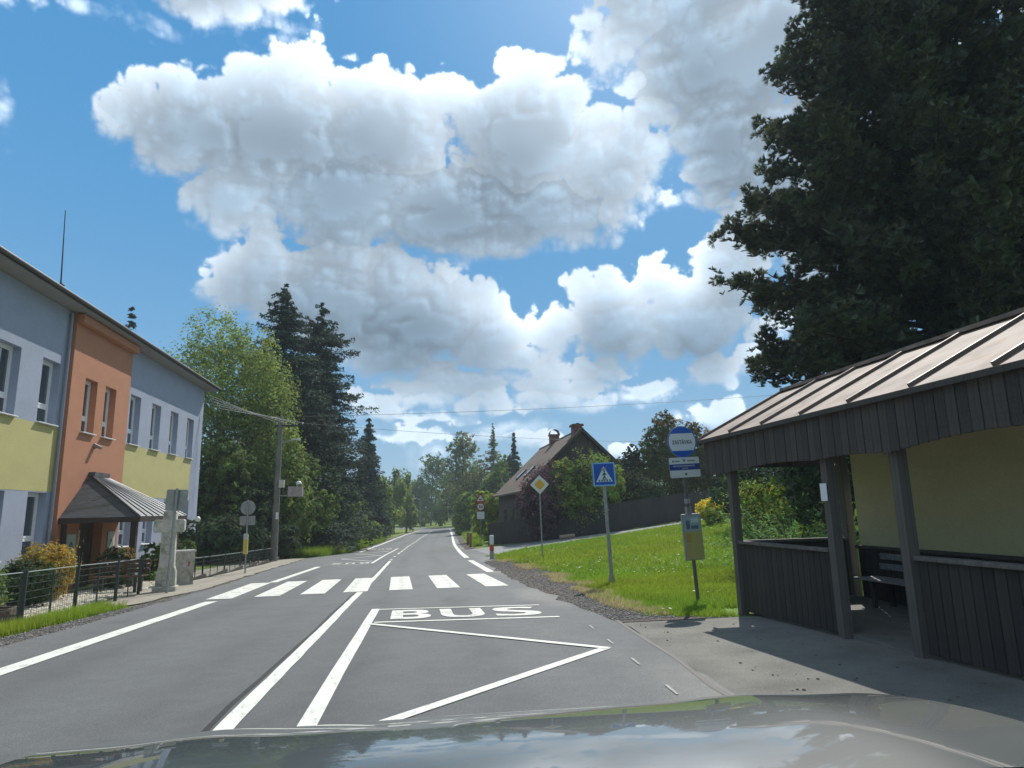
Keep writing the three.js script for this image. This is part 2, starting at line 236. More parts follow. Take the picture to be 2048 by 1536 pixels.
const edgeR = table([[-20, 2.0], [5, 2.5], [8, 2.8], [9.7, 2.95], [10.8, 2.9], [14.4, 2.74], [20, 2.76], [28, 3.0], [32, 4.0], [44, 4.2], [48, 3.75], [64, 4.5], [92, 6.0], [125, 7.6], [135, 8.0]]);
const wob = (d, k, a) => (vnoise(d * 1.7, k, 0.5) + 0.5 * vnoise(d * 5.1, k + 3, 0.5) - 0.75) * a;

function sheet(L, R, d0, d1, step, nx, lift, tint) {           // a strip of ground between two edges, given as x at each distance
  const m = new MB(); let rows = 0;
  for (let d = d0; d < d1 + step * 0.5; d += step, rows++) for (let k = 0; k <= nx; k++) {
    const x = lerp(L(d), R(d), k / nx), e = 0.2; m.vert([x, land(x, d) + lift, -d], new THREE.Vector3(-(land(x + e, d) - land(x - e, d)) / (2 * e), 1, (land(x, d + e) - land(x, d - e)) / (2 * e)).normalize().toArray(), x, d);
    if (tint) m.c.push(...tint(x, d));
  }
  for (let r = 0; r + 1 < rows; r++) for (let k = 0; k < nx; k++) { const a = r * (nx + 1) + k, b = a + nx + 1; m.i.push(a, a + 1, b + 1, a, b + 1, b); }
  return m.geo();
}
// --- ground to the horizon
const grassMat = mat(lin(0.250, 0.340, 0.055), { map: T.grass, per: 3.1, bump: T.grass, bumpPer: 1.3, bumpScale: 0.03, roughness: 1, vertexColors: true });
{
  const xs = [], ds = [];
  for (let x = -60; x <= 60; x += Math.abs(x) < 26 ? 0.5 : 2) xs.push(x);
  for (let d = -30; d <= 150; d += d < 60 ? 0.5 : 2) ds.push(d);
  const wide = [80, 110, 150, 220, 320, 500, 800, 1200]; for (const w of wide) { xs.push(w); xs.unshift(-w); } ds.unshift(-1200, -500, -200, -100, -60); ds.push(170, 200, 260, 350, 500, 800, 1200);
  const m = new MB();
  for (const d of ds) for (const x of xs) {
    const hollow = Math.abs(x) < 9 && d < 150 ? 0 : 0, e = 0.25;
    m.vert([x, land(x, d) + hollow, -d], new THREE.Vector3(-(land(x + e, d) - land(x - e, d)) / (2 * e), 1, (land(x, d + e) - land(x, d - e)) / (2 * e)).normalize().toArray(), x, d);
    const n = vnoise(x * 0.35, d * 0.35, 2), q = vnoise(x * 1.1 + 7, d * 1.1, 4); m.c.push(0.85 + 0.35 * n, 0.88 + 0.22 * q, 0.8 + 0.3 * n);
  }
  const nx = xs.length; for (let r = 0; r + 1 < ds.length; r++) for (let k = 0; k + 1 < nx; k++) { const a = r * nx + k, b = a + nx; m.i.push(a, a + 1, b + 1, a, b + 1, b); }
  structure('ground', m.geo(), grassMat);
}
// --- gravel verges
const gravelMat = mat(lin(0.185, 0.165, 0.155), { map: T.gravel, per: 1.3, bump: T.gravel, bumpPer: 1.3, bumpScale: 0.02, roughness: 0.95, vertexColors: true });
const dusty = (seed) => (x, d) => { const n = vnoise(x * 1.3, d * 0.5, seed), q = sstep(0.52, 0.75, vnoise(x * 0.9 + 5, d * 0.35, seed + 2)); return [0.85 + 0.3 * n + 0.25 * q, 0.85 + 0.28 * n + 0.16 * q, 0.85 + 0.25 * n + 0.02 * q]; };
const lawnEdge = table([[9.55, 4.75], [9.9, 3.95], [10.4, 3.65], [12, 3.75], [15.5, 4.0], [20, 4.2], [27, 4.1], [30, 3.9], [33, 4.0]]);
structure('gravel_verge', sheet((d) => edgeR(d) - 0.4, (d) => 0.12 + lawnEdge(d) + wob(d, 1, 0.35), 9.6, 33, 0.25, 6, 0.016, dusty(3)), gravelMat);
structure('gravel_verge', sheet((d) => edgeL(d) - table([[4, 0.9], [10, 0.65], [14, 0.45], [18, 0.25], [41, 0.2]])(d) + wob(d, 9, 0.25), (d) => edgeL(d) + 0.4, -6, 41, 0.25, 4, 0.016, dusty(5)), gravelMat);
structure('gravel_verge', sheet((d) => edgeR(d) - 0.3, (d) => edgeR(d) + 0.7 + wob(d, 4, 0.5), 46, 130, 1, 4, 0.02, dusty(7)), gravelMat);
structure('gravel_verge', sheet((d) => edgeL(d) - 0.5 + wob(d, 6, 0.4), (d) => edgeL(d) + 0.3, 46, 128, 1, 4, 0.02, dusty(8)), gravelMat);
// --- asphalt: the road, the bend to the left far ahead, the forecourt of the shelter and the lane on the right
const asphaltTint = (x, d) => { const lane = [lineC(d) - 2.25, lineC(d) - 0.75, lineC(d) + 0.75, lineC(d) + 2.2], track = Math.max(...lane.map((c) => Math.exp(-Math.pow((x - c + 0.12 * vnoise(d * 0.3, c, 2)) / 0.28, 2)))) * (0.05 + 0.16 * vnoise(x * 1.5, d * 0.25, 91)), stain = sstep(0.70, 0.80, vnoise(x * 1.9, d * 0.8, 95) * 0.7 + vnoise(x * 6, d * 3, 96) * 0.3); const n = vnoise(x * 0.7, d * 0.11, 11), q = vnoise(x * 2.3, d * 0.9, 13), grit = sstep(0.35, 0.8, vnoise(x * 1.2, d * 0.22, 17) * sstep(-1.6, 0.1, x - edgeR(d) + 0.3 * q) * 1.25); const w = 0.84 + 0.22 * n + 0.10 * q - track - 0.14 * stain; return [w + 0.55 * grit, w + 0.48 * grit, w + 0.36 * grit]; };
const asphalt = mat(lin(0.232, 0.245, 0.255), { map: T.speckle, per: 1.1, bump: BUMP.fine, bumpPer: 0.5, bumpScale: 0.006, roughness: 0.82, vertexColors: true });
const road = structure('road', sheet((d) => edgeL(d) + wob(d, 2, 0.14), (d) => edgeR(d) + wob(d, 3, 0.16) + (d > 10 && d < 32 ? wob(d * 2.3, 33, 0.22) : 0), -12, 130, 0.4, 44, 0.03, asphaltTint), asphalt);
{
  const m = new MB(), cx = 4.9, d0 = 130, R = 34, a0 = 0.085; let n = 0;   // bend: heading a0 to the right, turning left
  for (let a = 0; a <= 1.75; a += 0.035, n++) for (let k = 0; k <= 6; k++) {
    const h = a0 - a, ox = cx - R * Math.cos(a0), od = d0 + R * Math.sin(a0), x = ox + (R + (k / 6 - 0.5) * 6.3) * Math.cos(h), d = od - (R + (k / 6 - 0.5) * 6.3) * Math.sin(h);
    m.vert([x, land(x, d) + 0.028, -d], [0, 1, 0], x, d); m.c.push(...asphaltTint(0, d));
  }
  for (let r = 0; r + 1 < n; r++) for (let k = 0; k < 6; k++) { const a = r * 7 + k, b = a + 7; m.i.push(a, a + 1, b + 1, a, b + 1, b); }
  structure('road_bend', m.geo(), asphalt);
}
const grit = mat(lin(0.41, 0.40, 0.365), { map: T.speckle, per: 0.9, bump: BUMP.fine, bumpPer: 0.4, bumpScale: 0.009, roughness: 0.92, vertexColors: true });
structure('forecourt', sheet((d) => edgeR(d) + 0.02 + wob(d, 12, 0.12), (d) => (d > 9.35 ? 5.2 - (d - 9.35) * 2 : 7.6), -12, 9.62, 0.25, 12, 0.022, (x, d) => { const n = vnoise(x * 2, d * 2, 21), s = sstep(0.6, 0.8, vnoise(x * 5, d * 5, 23)); return [0.85 + 0.25 * n - 0.2 * s, 0.85 + 0.25 * n - 0.2 * s, 0.85 + 0.22 * n - 0.2 * s]; }), grit);
{
  const near = table([[3.6, 31.5], [4.3, 35.2], [6.2, 37.4], [9, 37.3], [11.7, 37.2], [18.7, 39.3], [30, 39.5]]), far = table([[3.6, 47.5], [5, 47], [7.6, 44.6], [10, 42.4], [13.3, 41.1], [19.4, 41.6], [30, 41.9]]);
  const m = new MB(); let rows = 0;
  for (let x = 3.6; x <= 30; x += 0.4, rows++) for (let k = 0; k <= 6; k++) { const d = lerp(near(x), far(x), k / 6); m.vert([x, land(x, d) + 0.024, -d], [0, 1, 0], x, d); const n = vnoise(x, d, 31); m.c.push(0.9 + 0.2 * n, 0.9 + 0.2 * n, 0.9 + 0.2 * n); }
  for (let r = 0; r + 1 < rows; r++) for (let k = 0; k < 6; k++) { const a = r * 7 + k, b = a + 7; m.i.push(a, b, b + 1, a, b + 1, a + 1); }
  structure('lane', m.geo(), mat(lin(0.42, 0.43, 0.44), { map: T.speckle, per: 1.1, roughness: 0.9, vertexColors: true }));
}
// --- trodden sand path and stone bed in front of the school
const sandMat = mat(lin(0.46, 0.42, 0.35), { map: T.cloudy, per: 1.4, bump: BUMP.fine, bumpPer: 0.35, bumpScale: 0.008, roughness: 0.95 });
structure('sand_path', sheet((d) => table([[13.6, -6.05], [16, -6.6], [19, -7.2], [24, -7.0], [34, -7.0], [41, -7.4]])(d), (d) => edgeL(d) - 0.15 + wob(d, 15, 0.25) - table([[13.6, 0.8], [16, 0.3], [20, 0]])(d), 13.7, 41, 0.3, 6, 0.026), sandMat);
const bedMat = mat(lin(0.62, 0.58, 0.50), { map: T.gravel, per: 2.6, bump: T.gravel, bumpPer: 2.6, bumpScale: 0.04, roughness: 0.95 });
structure('stone_bed', sheet(() => -8.9, (d) => table([[8, -6.35], [14, -6.5], [19, -7.2], [24, -7.05], [41, -7.4]])(d), 8, 40, 0.4, 6, 0.014), bedMat);

// ---------------------------------------------------------------- painted road markings
const paint = mat(lin(0.86, 0.87, 0.80), { map: texture(512, grey((u, v) => { const a = pfbm(u, v, 6, 5, 300, 0.6), s = pnoise(u * 200, v * 200, 200, 305); return (s > 0.84 ? 0.58 : 0.9) - 0.16 * sstep(0.45, 0.7, a) - (s > 0.64 && a > 0.56 ? 0.3 : 0); })), per: 1.2, roughness: 0.7, bump: BUMP.fine, bumpPer: 0.5, bumpScale: 0.003 });
const wornPaint = mat(lin(0.62, 0.62, 0.58), { map: T.speckle, per: 1.2, roughness: 0.8 });
const tar = mat(lin(0.022, 0.022, 0.024), { map: T.cloudy, per: 0.7, roughness: 0.6 });
const MARK = 0.037;
const P3 = (x, d, lift = MARK) => [x, land(x, d) + lift, -d];
function stripe(name, pts, w, m = paint, lift = MARK, parent = road) {      // a painted line along points (x, d)
  const b = new MB(), fine = [];
  for (let k = 0; k + 1 < pts.length; k++) { const [x0, d0] = pts[k], [x1, d1] = pts[k + 1], n = Math.max(1, Math.ceil(Math.hypot(x1 - x0, d1 - d0) / 1.0)); for (let j = 0; j < n; j++) fine.push([lerp(x0, x1, j / n), lerp(d0, d1, j / n)]); }
  fine.push(pts[pts.length - 1]); let run = 0;
  for (let k = 0; k < fine.length; k++) {
    const a = fine[Math.max(0, k - 1)], c = fine[Math.min(fine.length - 1, k + 1)], l = Math.hypot(c[0] - a[0], c[1] - a[1]) || 1, nx = -(c[1] - a[1]) / l, nd = (c[0] - a[0]) / l;
    if (k) run += Math.hypot(fine[k][0] - fine[k - 1][0], fine[k][1] - fine[k - 1][1]);
    const e0 = (vnoise(run * 6, w * 9, 1) - 0.5) * 0.012, e1 = (vnoise(run * 6, w * 9, 5) - 0.5) * 0.012;
    b.vert(P3(fine[k][0] + nx * (w / 2 + e0), fine[k][1] + nd * (w / 2 + e0), lift), [0, 1, 0], 0, run); b.vert(P3(fine[k][0] - nx * (w / 2 + e1), fine[k][1] - nd * (w / 2 + e1), lift), [0, 1, 0], w, run);
  }
  for (let k = 0; k + 1 < fine.length; k++) b.i.push(2 * k, 2 * k + 1, 2 * k + 3, 2 * k, 2 * k + 3, 2 * k + 2);
  return part(parent, name, b.geo(), m);
}
const along = (f, d0, d1, off = 0) => { const p = []; for (let d = d0; d < d1; d += 1) p.push([f(d) + off, d]); p.push([f(d1) + off, d1]); return p; };
stripe('edge_line', along(lineL, -8, 15.35), 0.25); stripe('edge_line', along(lineL, 20.7, 29.5), 0.23); stripe('edge_line', along(lineL, 50, 130), 0.24);
stripe('edge_line', along(lineR, 21.8, 30.5), 0.25); stripe('edge_line', along(lineR, 33.5, 130), 0.26);
stripe('centre_line', along(lineC, -8, 16.2), 0.14); stripe('centre_line', along(lineC, 16.6, 33), 0.13);
for (let d = 34; d < 120; d += 4.5) stripe('centre_dash', along(lineC, d, Math.min(d + (d < 40 ? 0.9 : 3), 125)), 0.12);
stripe('tar_seam', along((d) => lineC(d) + wob(d * 0.8, 30, 0.05), -8, 34, -0.11), 0.05, tar, 0.033);
stripe('tar_seam', [[2.95, 9.7], [2.78, 8], [2.68, 6.8], [2.5, 5.6], [2.42, 4]], 0.06, tar, 0.033);
for (const [x0, skew] of [[-4.45, -0.45], [-3.47, -0.28], [-2.5, -0.12], [-1.55, 0], [-0.5, 0.05], [0.62, 0.05], [1.78, 0]]) {   // zebra crossing
  const b = new MB(), w = 0.55, n = 5; for (let k = 0; k <= n; k++) { const d = lerp(16.35 + skew, 21.1 + skew, k / n), lean = -0.02 * (d - 16); b.vert(P3(x0 + lean, d), [0, 1, 0], x0, d); b.vert(P3(x0 + w + lean, d), [0, 1, 0], x0 + w, d); }
  for (let k = 0; k < n; k++) b.i.push(2 * k, 2 * k + 1, 2 * k + 3, 2 * k, 2 * k + 3, 2 * k + 2);
  part(road, 'zebra_stripe', b.geo(), paint);
}
// bus bay: side line, the two lines round the letters, the zigzag
stripe('bay_line', [[-0.75, 2.5], [-0.72, 6.2], [-0.62, 12.55]], 0.14);
stripe('bay_line', [[-0.55, 12.45], [2.25, 12.05]], 0.10); stripe('bay_line', [[-0.55, 10.72], [2.25, 10.38]], 0.11);
stripe('bay_line', [[-0.6, 10.55], [2.18, 7.55]], 0.11, paint, MARK + 0.003); stripe('bay_line', [[2.18, 7.6], [-0.65, 4.7]], 0.12); stripe('bay_line', [[-0.65, 4.7], [2.1, 2.4]], 0.12, paint, MARK + 0.003);
for (const d of [4.3, 5.4, 6.6, 7.8, 9.0]) stripe('bay_dash', [[lerp(2.02, 2.44, (d - 4.3) / 5), d], [lerp(2.06, 2.47, (d - 4.3) / 5), d + 0.34]], 0.028, wornPaint);
for (const [x, d, e] of [[2.52, 22.5, 24.5], [2.55, 26, 28]]) void 0;
const font = await new FontLoader().loadAsync('fonts/droid/droid_sans_bold.typeface.json');
function roadLetter(ch, cx, cd, w, len, turn, m = paint) {
  const g = new THREE.ShapeGeometry(font.generateShapes(ch, 1), 8); g.computeBoundingBox(); const bb = g.boundingBox, p = g.attributes.position, uv = g.attributes.uv;
  for (let k = 0; k < p.count; k++) { let u = (p.getX(k) - bb.min.x) / (bb.max.x - bb.min.x) - 0.5, v = (p.getY(k) - bb.min.y) / (bb.max.y - bb.min.y) - 0.5; if (turn) { u = -u; v = -v; } const x = cx + u * w, d = cd + v * len - 0.13 * u * w; p.setXYZ(k, ...P3(x, d)); uv.setXY(k, x, d); }
  g.computeVertexNormals(); const n = g.attributes.normal; for (let k = 0; k < n.count; k++) n.setXYZ(k, 0, 1, 0);
  return part(road, 'painted_letter', g, m);
}
roadLetter('B', 0.0, 11.55, 0.64, 1.2); roadLetter('U', 0.84, 11.45, 0.70, 1.18); roadLetter('S', 1.72, 11.32, 0.74, 1.18);
// the oncoming bus bay farther on, its letters turned to the oncoming traffic
stripe('bay_line', [[-1.75, 31.2], [-1.55, 42], [-1.1, 57.5]], 0.13); stripe('bay_line', [[-3.8, 33.0], [-1.78, 32.6]], 0.12); stripe('bay_line', [[-3.8, 30.9], [-1.78, 30.7]], 0.10); stripe('bay_line', [[-3.5, 58.2], [-1.15, 58]], 0.14); stripe('bay_line', [[-3.5, 55.2], [-1.25, 55]], 0.14);
[[-1.85, 33.4], [-3.7, 37.5], [-1.72, 41.4], [-3.6, 45.6], [-1.6, 49.6], [-3.5, 54.6]].forEach((a, k, l) => { if (k + 1 < l.length) stripe('bay_line', [a, l[k + 1]], 0.12, paint, MARK + (k % 2) * 0.003); });
['S', 'U', 'B'].forEach((c, k) => { roadLetter(c, -3.35 + k * 0.62, 31.75, 0.42, 1.0, true); roadLetter(c, -3.05 + k * 0.62, 56.6, 0.42, 1.6, true); });

// ---------------------------------------------------------------- the school on the left
const glass = mat(lin(0.035, 0.045, 0.055), { roughness: 0.04, metalness: 0, phys: true, clearcoat: 1, clearcoatRoughness: 0.03 });
const whitePvc = mat(lin(0.82, 0.83, 0.84), { roughness: 0.4 });
const blueWall = mat(lin(0.41, 0.465, 0.60), { map: T.plaster, per: 1.6, bump: BUMP.fine, bumpPer: 0.5, bumpScale: 0.006 });
const yellowWall = mat(lin(0.63, 0.575, 0.25), { map: T.plaster, per: 1.6, bump: BUMP.fine, bumpPer: 0.5, bumpScale: 0.006 });
const orangeWall = mat(lin(0.58, 0.26, 0.15), { map: T.plaster, per: 1.6, bump: BUMP.fine, bumpPer: 0.5, bumpScale: 0.006 });
const zincRoof = mat(lin(0.30, 0.31, 0.32), { map: T.cloudy, per: 2.2, roughness: 0.45, metalness: 0.35 });
const slate = mat(lin(0.13, 0.135, 0.145), { map: T.lichen, per: 1.3, bump: BUMP.lumpy, bumpPer: 0.5, bumpScale: 0.01 });
const brownPaint = mat(lin(0.060, 0.034, 0.026), { map: T.grain, per: 0.8, roughness: 0.6 });
const eaveMat = mat(lin(0.34, 0.33, 0.33), { map: T.plaster, per: 1.3 });
const roofDark = mat(lin(0.060, 0.052, 0.056), { map: T.cloudy, per: 1.5, roughness: 0.6 });
const XW = -10.0, XB = -9.875;      // wall face, face of the orange bay
const school = thing('school_building', 'two-storey school in blue and yellow plaster with an orange entrance bay', 'building', [0, 0, 0]);
function wallPanel(name, d0, d1, y0, y1, holes, m, x = XW, thick = 0.34) {    // a slab in the plane x with window openings [d, y, w, h]
  const s = new THREE.Shape(); s.moveTo(d0, y0); s.lineTo(d1, y0); s.lineTo(d1, y1); s.lineTo(d0, y1); s.closePath();
  for (const [d, y, w, h] of holes) { const p = new THREE.Path(); p.moveTo(d, y); p.lineTo(d, y + h); p.lineTo(d + w, y + h); p.lineTo(d + w, y); p.closePath(); s.holes.push(p); }
  const g = new THREE.ExtrudeGeometry(s, { depth: thick, bevelEnabled: false, curveSegments: 1 });
  g.applyMatrix4(new THREE.Matrix4().set(0, 0, 1, x - thick, 0, 1, 0, 0, -1, 0, 0, 0, 0, 0, 0, 1));
  return part(school, name, g, m);
}
function schoolWindow(d, y, w, h, x, back = 0.24, sill = true) {
  const X = x - back, f = 0.065, tr = y + h * 0.27, b = new MB();
  const dc = d + w / 2; b.box(X, y + h / 2, -(d + f / 2), 0.07, h - 0.004, f); b.box(X, y + h / 2, -(d + w - f / 2), 0.07, h - 0.004, f); b.box(X, y + f / 2 + 0.002, -dc, 0.068, f, w - 2 * f); b.box(X, y + h - f / 2 - 0.002, -dc, 0.068, f, w - 2 * f); b.box(X, tr, -dc, 0.068, 0.10, w - 2 * f);
  const win = part(school, 'window', b.geo(), whitePvc);
  // opening sash of the upper light
  const s = new MB(), q = 0.045, y0 = tr + 0.05, y1 = y + h - f; for (const dd of [d + f + q / 2, d + w - f - q / 2]) s.box(X + 0.012, (y0 + y1) / 2, -dd, 0.07, y1 - y0 - 0.004, q); for (const yy of [y0 + q / 2, y1 - q / 2]) s.box(X + 0.011, yy, -dc, 0.068, q, w - 2 * f - 2 * q);
  part(win, 'sash', s.geo(), whitePvc);
  part(win, 'pane', new MB().box(X - 0.005, (y0 + y1) / 2, -dc, 0.02, y1 - y0, w - 2 * f).geo(), glass); part(win, 'pane', new MB().box(X - 0.005, (y + f + tr - 0.05) / 2, -dc, 0.02, tr - 0.05 - y - f, w - 2 * f).geo(), glass);
  if (sill) part(win, 'sill', new MB().add(rbox(back + 0.10, 0.035, w + 0.08, 0.01), M4(x - back / 2 + 0.05, y - 0.012, -dc, 0, 0, -0.06)).geo(), mat.sill ??= mat(lin(0.72, 0.73, 0.74), { roughness: 0.4 }));
  return win;
}
const upY = 4.0, upH = 1.78, loY = 0.42, loH = 1.70, farD = [25.15, 27.18, 29.22, 31.3], nearD = [19.32, 17.36, 15.3, 13.3, 11.3], wW = 0.93;
const H0 = -1.6, bandLo = 2.15, bandHi = 3.96, top = 7.43, dEnd = 33.5, dNear = 8, bay0 = 20.66, bay1 = 24.72, bandEnd = 32.15;
for (const [a, b, cols] of [[bay1, dEnd, farD], [dNear, bay0, nearD]]) {
  wallPanel('wall', a, b, H0, bandLo, cols.map((d) => [d, loY, wW, loH]), blueWall); wallPanel('wall', a, b, bandHi, top, cols.map((d) => [d, upY, wW, upH]), blueWall);
  wallPanel('wall_band', a, Math.min(b, bandEnd), bandLo, bandHi, [], yellowWall, XW + 0.004);
  for (const d of cols) { schoolWindow(d, upY, wW, upH, XW); schoolWindow(d, loY, wW, loH, XW); }
}
wallPanel('wall', bandEnd, dEnd, bandLo, bandHi, [], blueWall, XW);
// the orange bay
const bw = [[21.5, 3.98, 0.80, 1.66], [22.86, 3.98, 0.80, 1.66]], door = [22.0, -0.95, 1.55, 2.3];
wallPanel('bay_wall', bay0, bay1, H0, top, [...bw, door], orangeWall, XB, 0.465);
for (const [d, y, w, h] of bw) schoolWindow(d, y, w, h, XB);
wallPanel('bay_cornice', bay0 - 0.02, bay1 + 0.02, 7.16, 7.40, [], orangeWall, XB + 0.20, 0.19);
{ const b = new MB(), [d, y, w, h] = door; b.box(XB - 0.3, y + h / 2, -(d + w / 2), 0.06, h, w); const o = part(school, 'door', b.geo(), mat(lin(0.10, 0.06, 0.045), { map: T.grain, per: 0.7, roughness: 0.6 })); for (const k of [0.27, 0.73]) part(o, 'pane', new MB().box(XB - 0.265, y + h * 0.6, -(d + w * k), 0.02, h * 0.55, w * 0.3).geo(), glass); part(o, 'handle', new MB().tube([XB - 0.23, y + 1.0, -(d + w * 0.46)], [XB - 0.23, y + 1.25, -(d + w * 0.46)], 0.015, 0.015, 8).geo(), steel); }
const posterMat = mat(lin(1, 1, 1), { roughness: 0.6 }); posterMat.map = canvasTexture(128, 256, (c, w, h) => { c.fillStyle = '#b9c0bd'; c.fillRect(0, 0, w, h); c.fillStyle = '#5d6f62'; c.beginPath(); c.ellipse(64, 92, 34, 50, 0, 0, 7); c.fill(); c.fillStyle = '#9fb0a2'; c.beginPath(); c.ellipse(64, 92, 20, 34, 0, 0, 7); c.fill(); c.fillStyle = '#5d6f62'; c.fillRect(58, 60, 10, 62); c.fillStyle = '#6f7774'; for (const [y, l] of [[176, 84], [194, 70], [212, 78], [228, 50]]) c.fillRect(64 - l / 2, y, l, 5); });
for (const d of [21.28, 23.95]) { const g = new MB(); g.quad([XB + 0.03, -0.35, -d], [XB + 0.03, -0.35, -(d + 0.52)], [XB + 0.03, 0.95, -(d + 0.52)], [XB + 0.03, 0.95, -d], [[0, 0], [1, 0], [1, 1], [0, 1]]); g.box(XB + 0.013, 0.30, -(d + 0.26), 0.022, 1.34, 0.56); const o = new MB(); o.quad([XB + 0.03, -0.35, -d], [XB + 0.03, -0.35, -(d + 0.52)], [XB + 0.03, 0.95, -(d + 0.52)], [XB + 0.03, 0.95, -d], [[0, 0], [1, 0], [1, 1], [0, 1]]); const fr = part(school, 'notice_board', new MB().box(XB + 0.013, 0.30, -(d + 0.26), 0.022, 1.34, 0.56).geo(), steel); part(fr, 'poster', o.geo(), posterMat); }
// end and rear walls, roof
part(school, 'end_wall', new MB().box(XW - 0.34 - 5.6, (H0 + top) / 2, -(dEnd - 0.17), 11.2, top - H0, 0.34).geo(), blueWall); part(school, 'end_wall', new MB().box(XW - 0.34 - 5.6, (H0 + top) / 2, -(dNear + 0.17), 11.2, top - H0, 0.34).geo(), blueWall); part(school, 'rear_wall', new MB().box(XW - 11.7, (H0 + top) / 2, -(dEnd + dNear) / 2, 0.32, top - H0, dEnd - dNear).geo(), blueWall);
part(school, 'ceiling', new MB().box(XW - 6, 7.3, -(dEnd + dNear) / 2, 10.9, 0.1, dEnd - dNear - 0.7).geo(), eaveMat); part(school, 'floor_slab', new MB().box(XW - 6, 3.2, -(dEnd + dNear) / 2, 10.9, 0.3, dEnd - dNear - 0.7).geo(), eaveMat);
{
  const x0 = XW + 0.52, x1 = XW - 12.2, a = dNear - 0.5, b = dEnd + 0.5, y0 = 7.46, rx = (x0 + x1) / 2, ry = 9.3, hip = 6;
  part(school, 'eave', new MB().box((x0 + x1) / 2, y0 + 0.01, -(a + b) / 2, x0 - x1 - 0.02, 0.06, b - a - 0.02).geo(), eaveMat);
  const r = new MB(), A = [x0, y0 + 0.16, -a], B = [x0, y0 + 0.16, -b], C = [x1, y0 + 0.16, -b], D = [x1, y0 + 0.16, -a], R0 = [rx, ry, -(a + hip)], R1 = [rx, ry, -(b - hip)];
  r.quad(A, B, R1, R0); r.quad(C, D, R0, R1); r.tri(B, C, R1); r.tri(D, A, R0);
  const rf = part(school, 'roof', r.geo(), roofDark);
  part(rf, 'fascia', new MB().box(x0 - 0.012, y0 + 0.10, -(a + b) / 2, 0.025, 0.12, b - a).box((x0 + x1) / 2, y0 + 0.10, -b, x0 - x1, 0.12, 0.025).geo(), roofDark);
  part(rf, 'gutter', new MB().tube([x0 + 0.06, y0 + 0.10, -a], [x0 + 0.06, y0 + 0.10, -b], 0.06, 0.06, 8).geo(), mat(lin(0.10, 0.09, 0.09), { roughness: 0.5, metalness: 0.4 }));
  const sg = new MB(); for (let d = 20.2; d <= 25.6; d += 0.6) sg.box(x0 - 0.75, y0 + 0.53, -d, 0.03, 0.30, 0.03); for (const y of [0.50, 0.58, 0.67]) sg.tube([x0 - 0.75, y0 + y, -20.1], [x0 - 0.75, y0 + y, -25.7], 0.017, 0.017, 6);
  part(rf, 'snow_guard', sg.geo(), darkMetal);
  part(rf, 'lightning_rod', new MB().tube([-10.6, 7.8, -21.0], [-10.62, 8.5, -21.0], 0.05, 0.03, 8).tube([-10.62, 8.5, -21.0], [-10.72, 10.85, -21.0], 0.022, 0.012, 6).box(-10.62, 8.42, -21, 0.16, 0.03, 0.16).geo(), darkMetal);
}
// downpipe by the bay
part(school, 'downpipe', new MB().tube([XW + 0.07, -0.7, -20.45], [XW + 0.07, 7.35, -20.45], 0.045, 0.045, 8).geo(), mat(lin(0.24, 0.26, 0.33), { roughness: 0.5 }));
part(school, 'wall_lamp', new MB().box(XB + 0.1, 3.62, -22.45, 0.24, 0.09, 0.14, 0, 0, -0.5).tube([XB, 3.55, -22.45], [XB + 0.12, 3.62, -22.45], 0.02, 0.02, 6).geo(), steel);
// the hipped porch over the door
{
  const xw = XB + 0.003, xf = -7.75, a = 20.75, b = 24.75, y = 1.42, ry = 2.72, r0 = 22.35, r1 = 23.2;
  const n = new MB(); n.tri([xw, y, -a], [xf, y, -a], [xw, ry, -r0]); n.tri([xf, y, -b], [xw, y, -b], [xw, ry, -r1]); n.quad([xf, y, -a], [xf, y, -b], [xw, ry, -r1], [xw, ry, -r0]);
  const pr = part(school, 'porch_roof', n.geo(), slate, 'slate grey hipped porch roof');
  const fm = new MB(); fm.quad([xf + 0.02, y + 0.012, -a + 0.02], [xf + 0.02, y + 0.012, -b - 0.02], [xw, ry + 0.02, -r1], [xw, ry + 0.02, -r0]); part(pr, 'metal_slope', fm.geo(), zincRoof);
  for (let k = 0; k <= 8; k++) { const t = k / 8, d0 = lerp(a, b, t), d1 = lerp(r0, r1, t); part(pr, 'seam', new MB().tube([xf + 0.02, y + 0.03, -d0], [xw - 0.0, ry + 0.035, -d1], 0.022, 0.022, 5).geo(), zincRoof); }
  part(pr, 'ridge_cap', new MB().box(xw + 0.09, ry + 0.02, -(r0 + r1) / 2, 0.2, 0.14, r1 - r0 + 0.18).geo(), slate);
  part(pr, 'hip_cap', new MB().tube([xf, y + 0.02, -a], [xw, ry + 0.03, -r0], 0.035, 0.035, 6).geo(), slate);
  part(pr, 'fascia', new MB().box((xw + xf) / 2, y - 0.075, -a, xf - xw, 0.15, 0.04).box((xw + xf) / 2, y - 0.075, -b, xf - xw, 0.15, 0.04).box(xf + 0.02, y - 0.075, -(a + b) / 2, 0.04, 0.15, b - a + 0.04).geo(), brownPaint);
  part(pr, 'soffit', new MB().box((xw + xf) / 2, y - 0.13, -(a + b) / 2, xf - xw - 0.06, 0.02, b - a - 0.06).geo(), brownPaint);
  for (const d of [a + 0.25, b - 0.25]) part(school, 'porch_post', new MB().add(rbox(0.16, 2.35, 0.16, 0.015), M4(xf - 0.2, 0.1, -d)).geo(), brownPaint);
  part(school, 'porch_post', new MB().add(rbox(0.10, 2.3, 0.10, 0.01), M4(xw + 0.08, 0.1, -(a + 0.2))).geo(), brownPaint);
  part(school, 'doorstep', new MB().box((xw + xf) / 2 + 0.1, -0.86, -(a + b) / 2, xf - xw + 0.2, 0.3, b - a).geo(), mat(lin(0.42, 0.40, 0.37), { map: T.cloudy, per: 1 }));
}

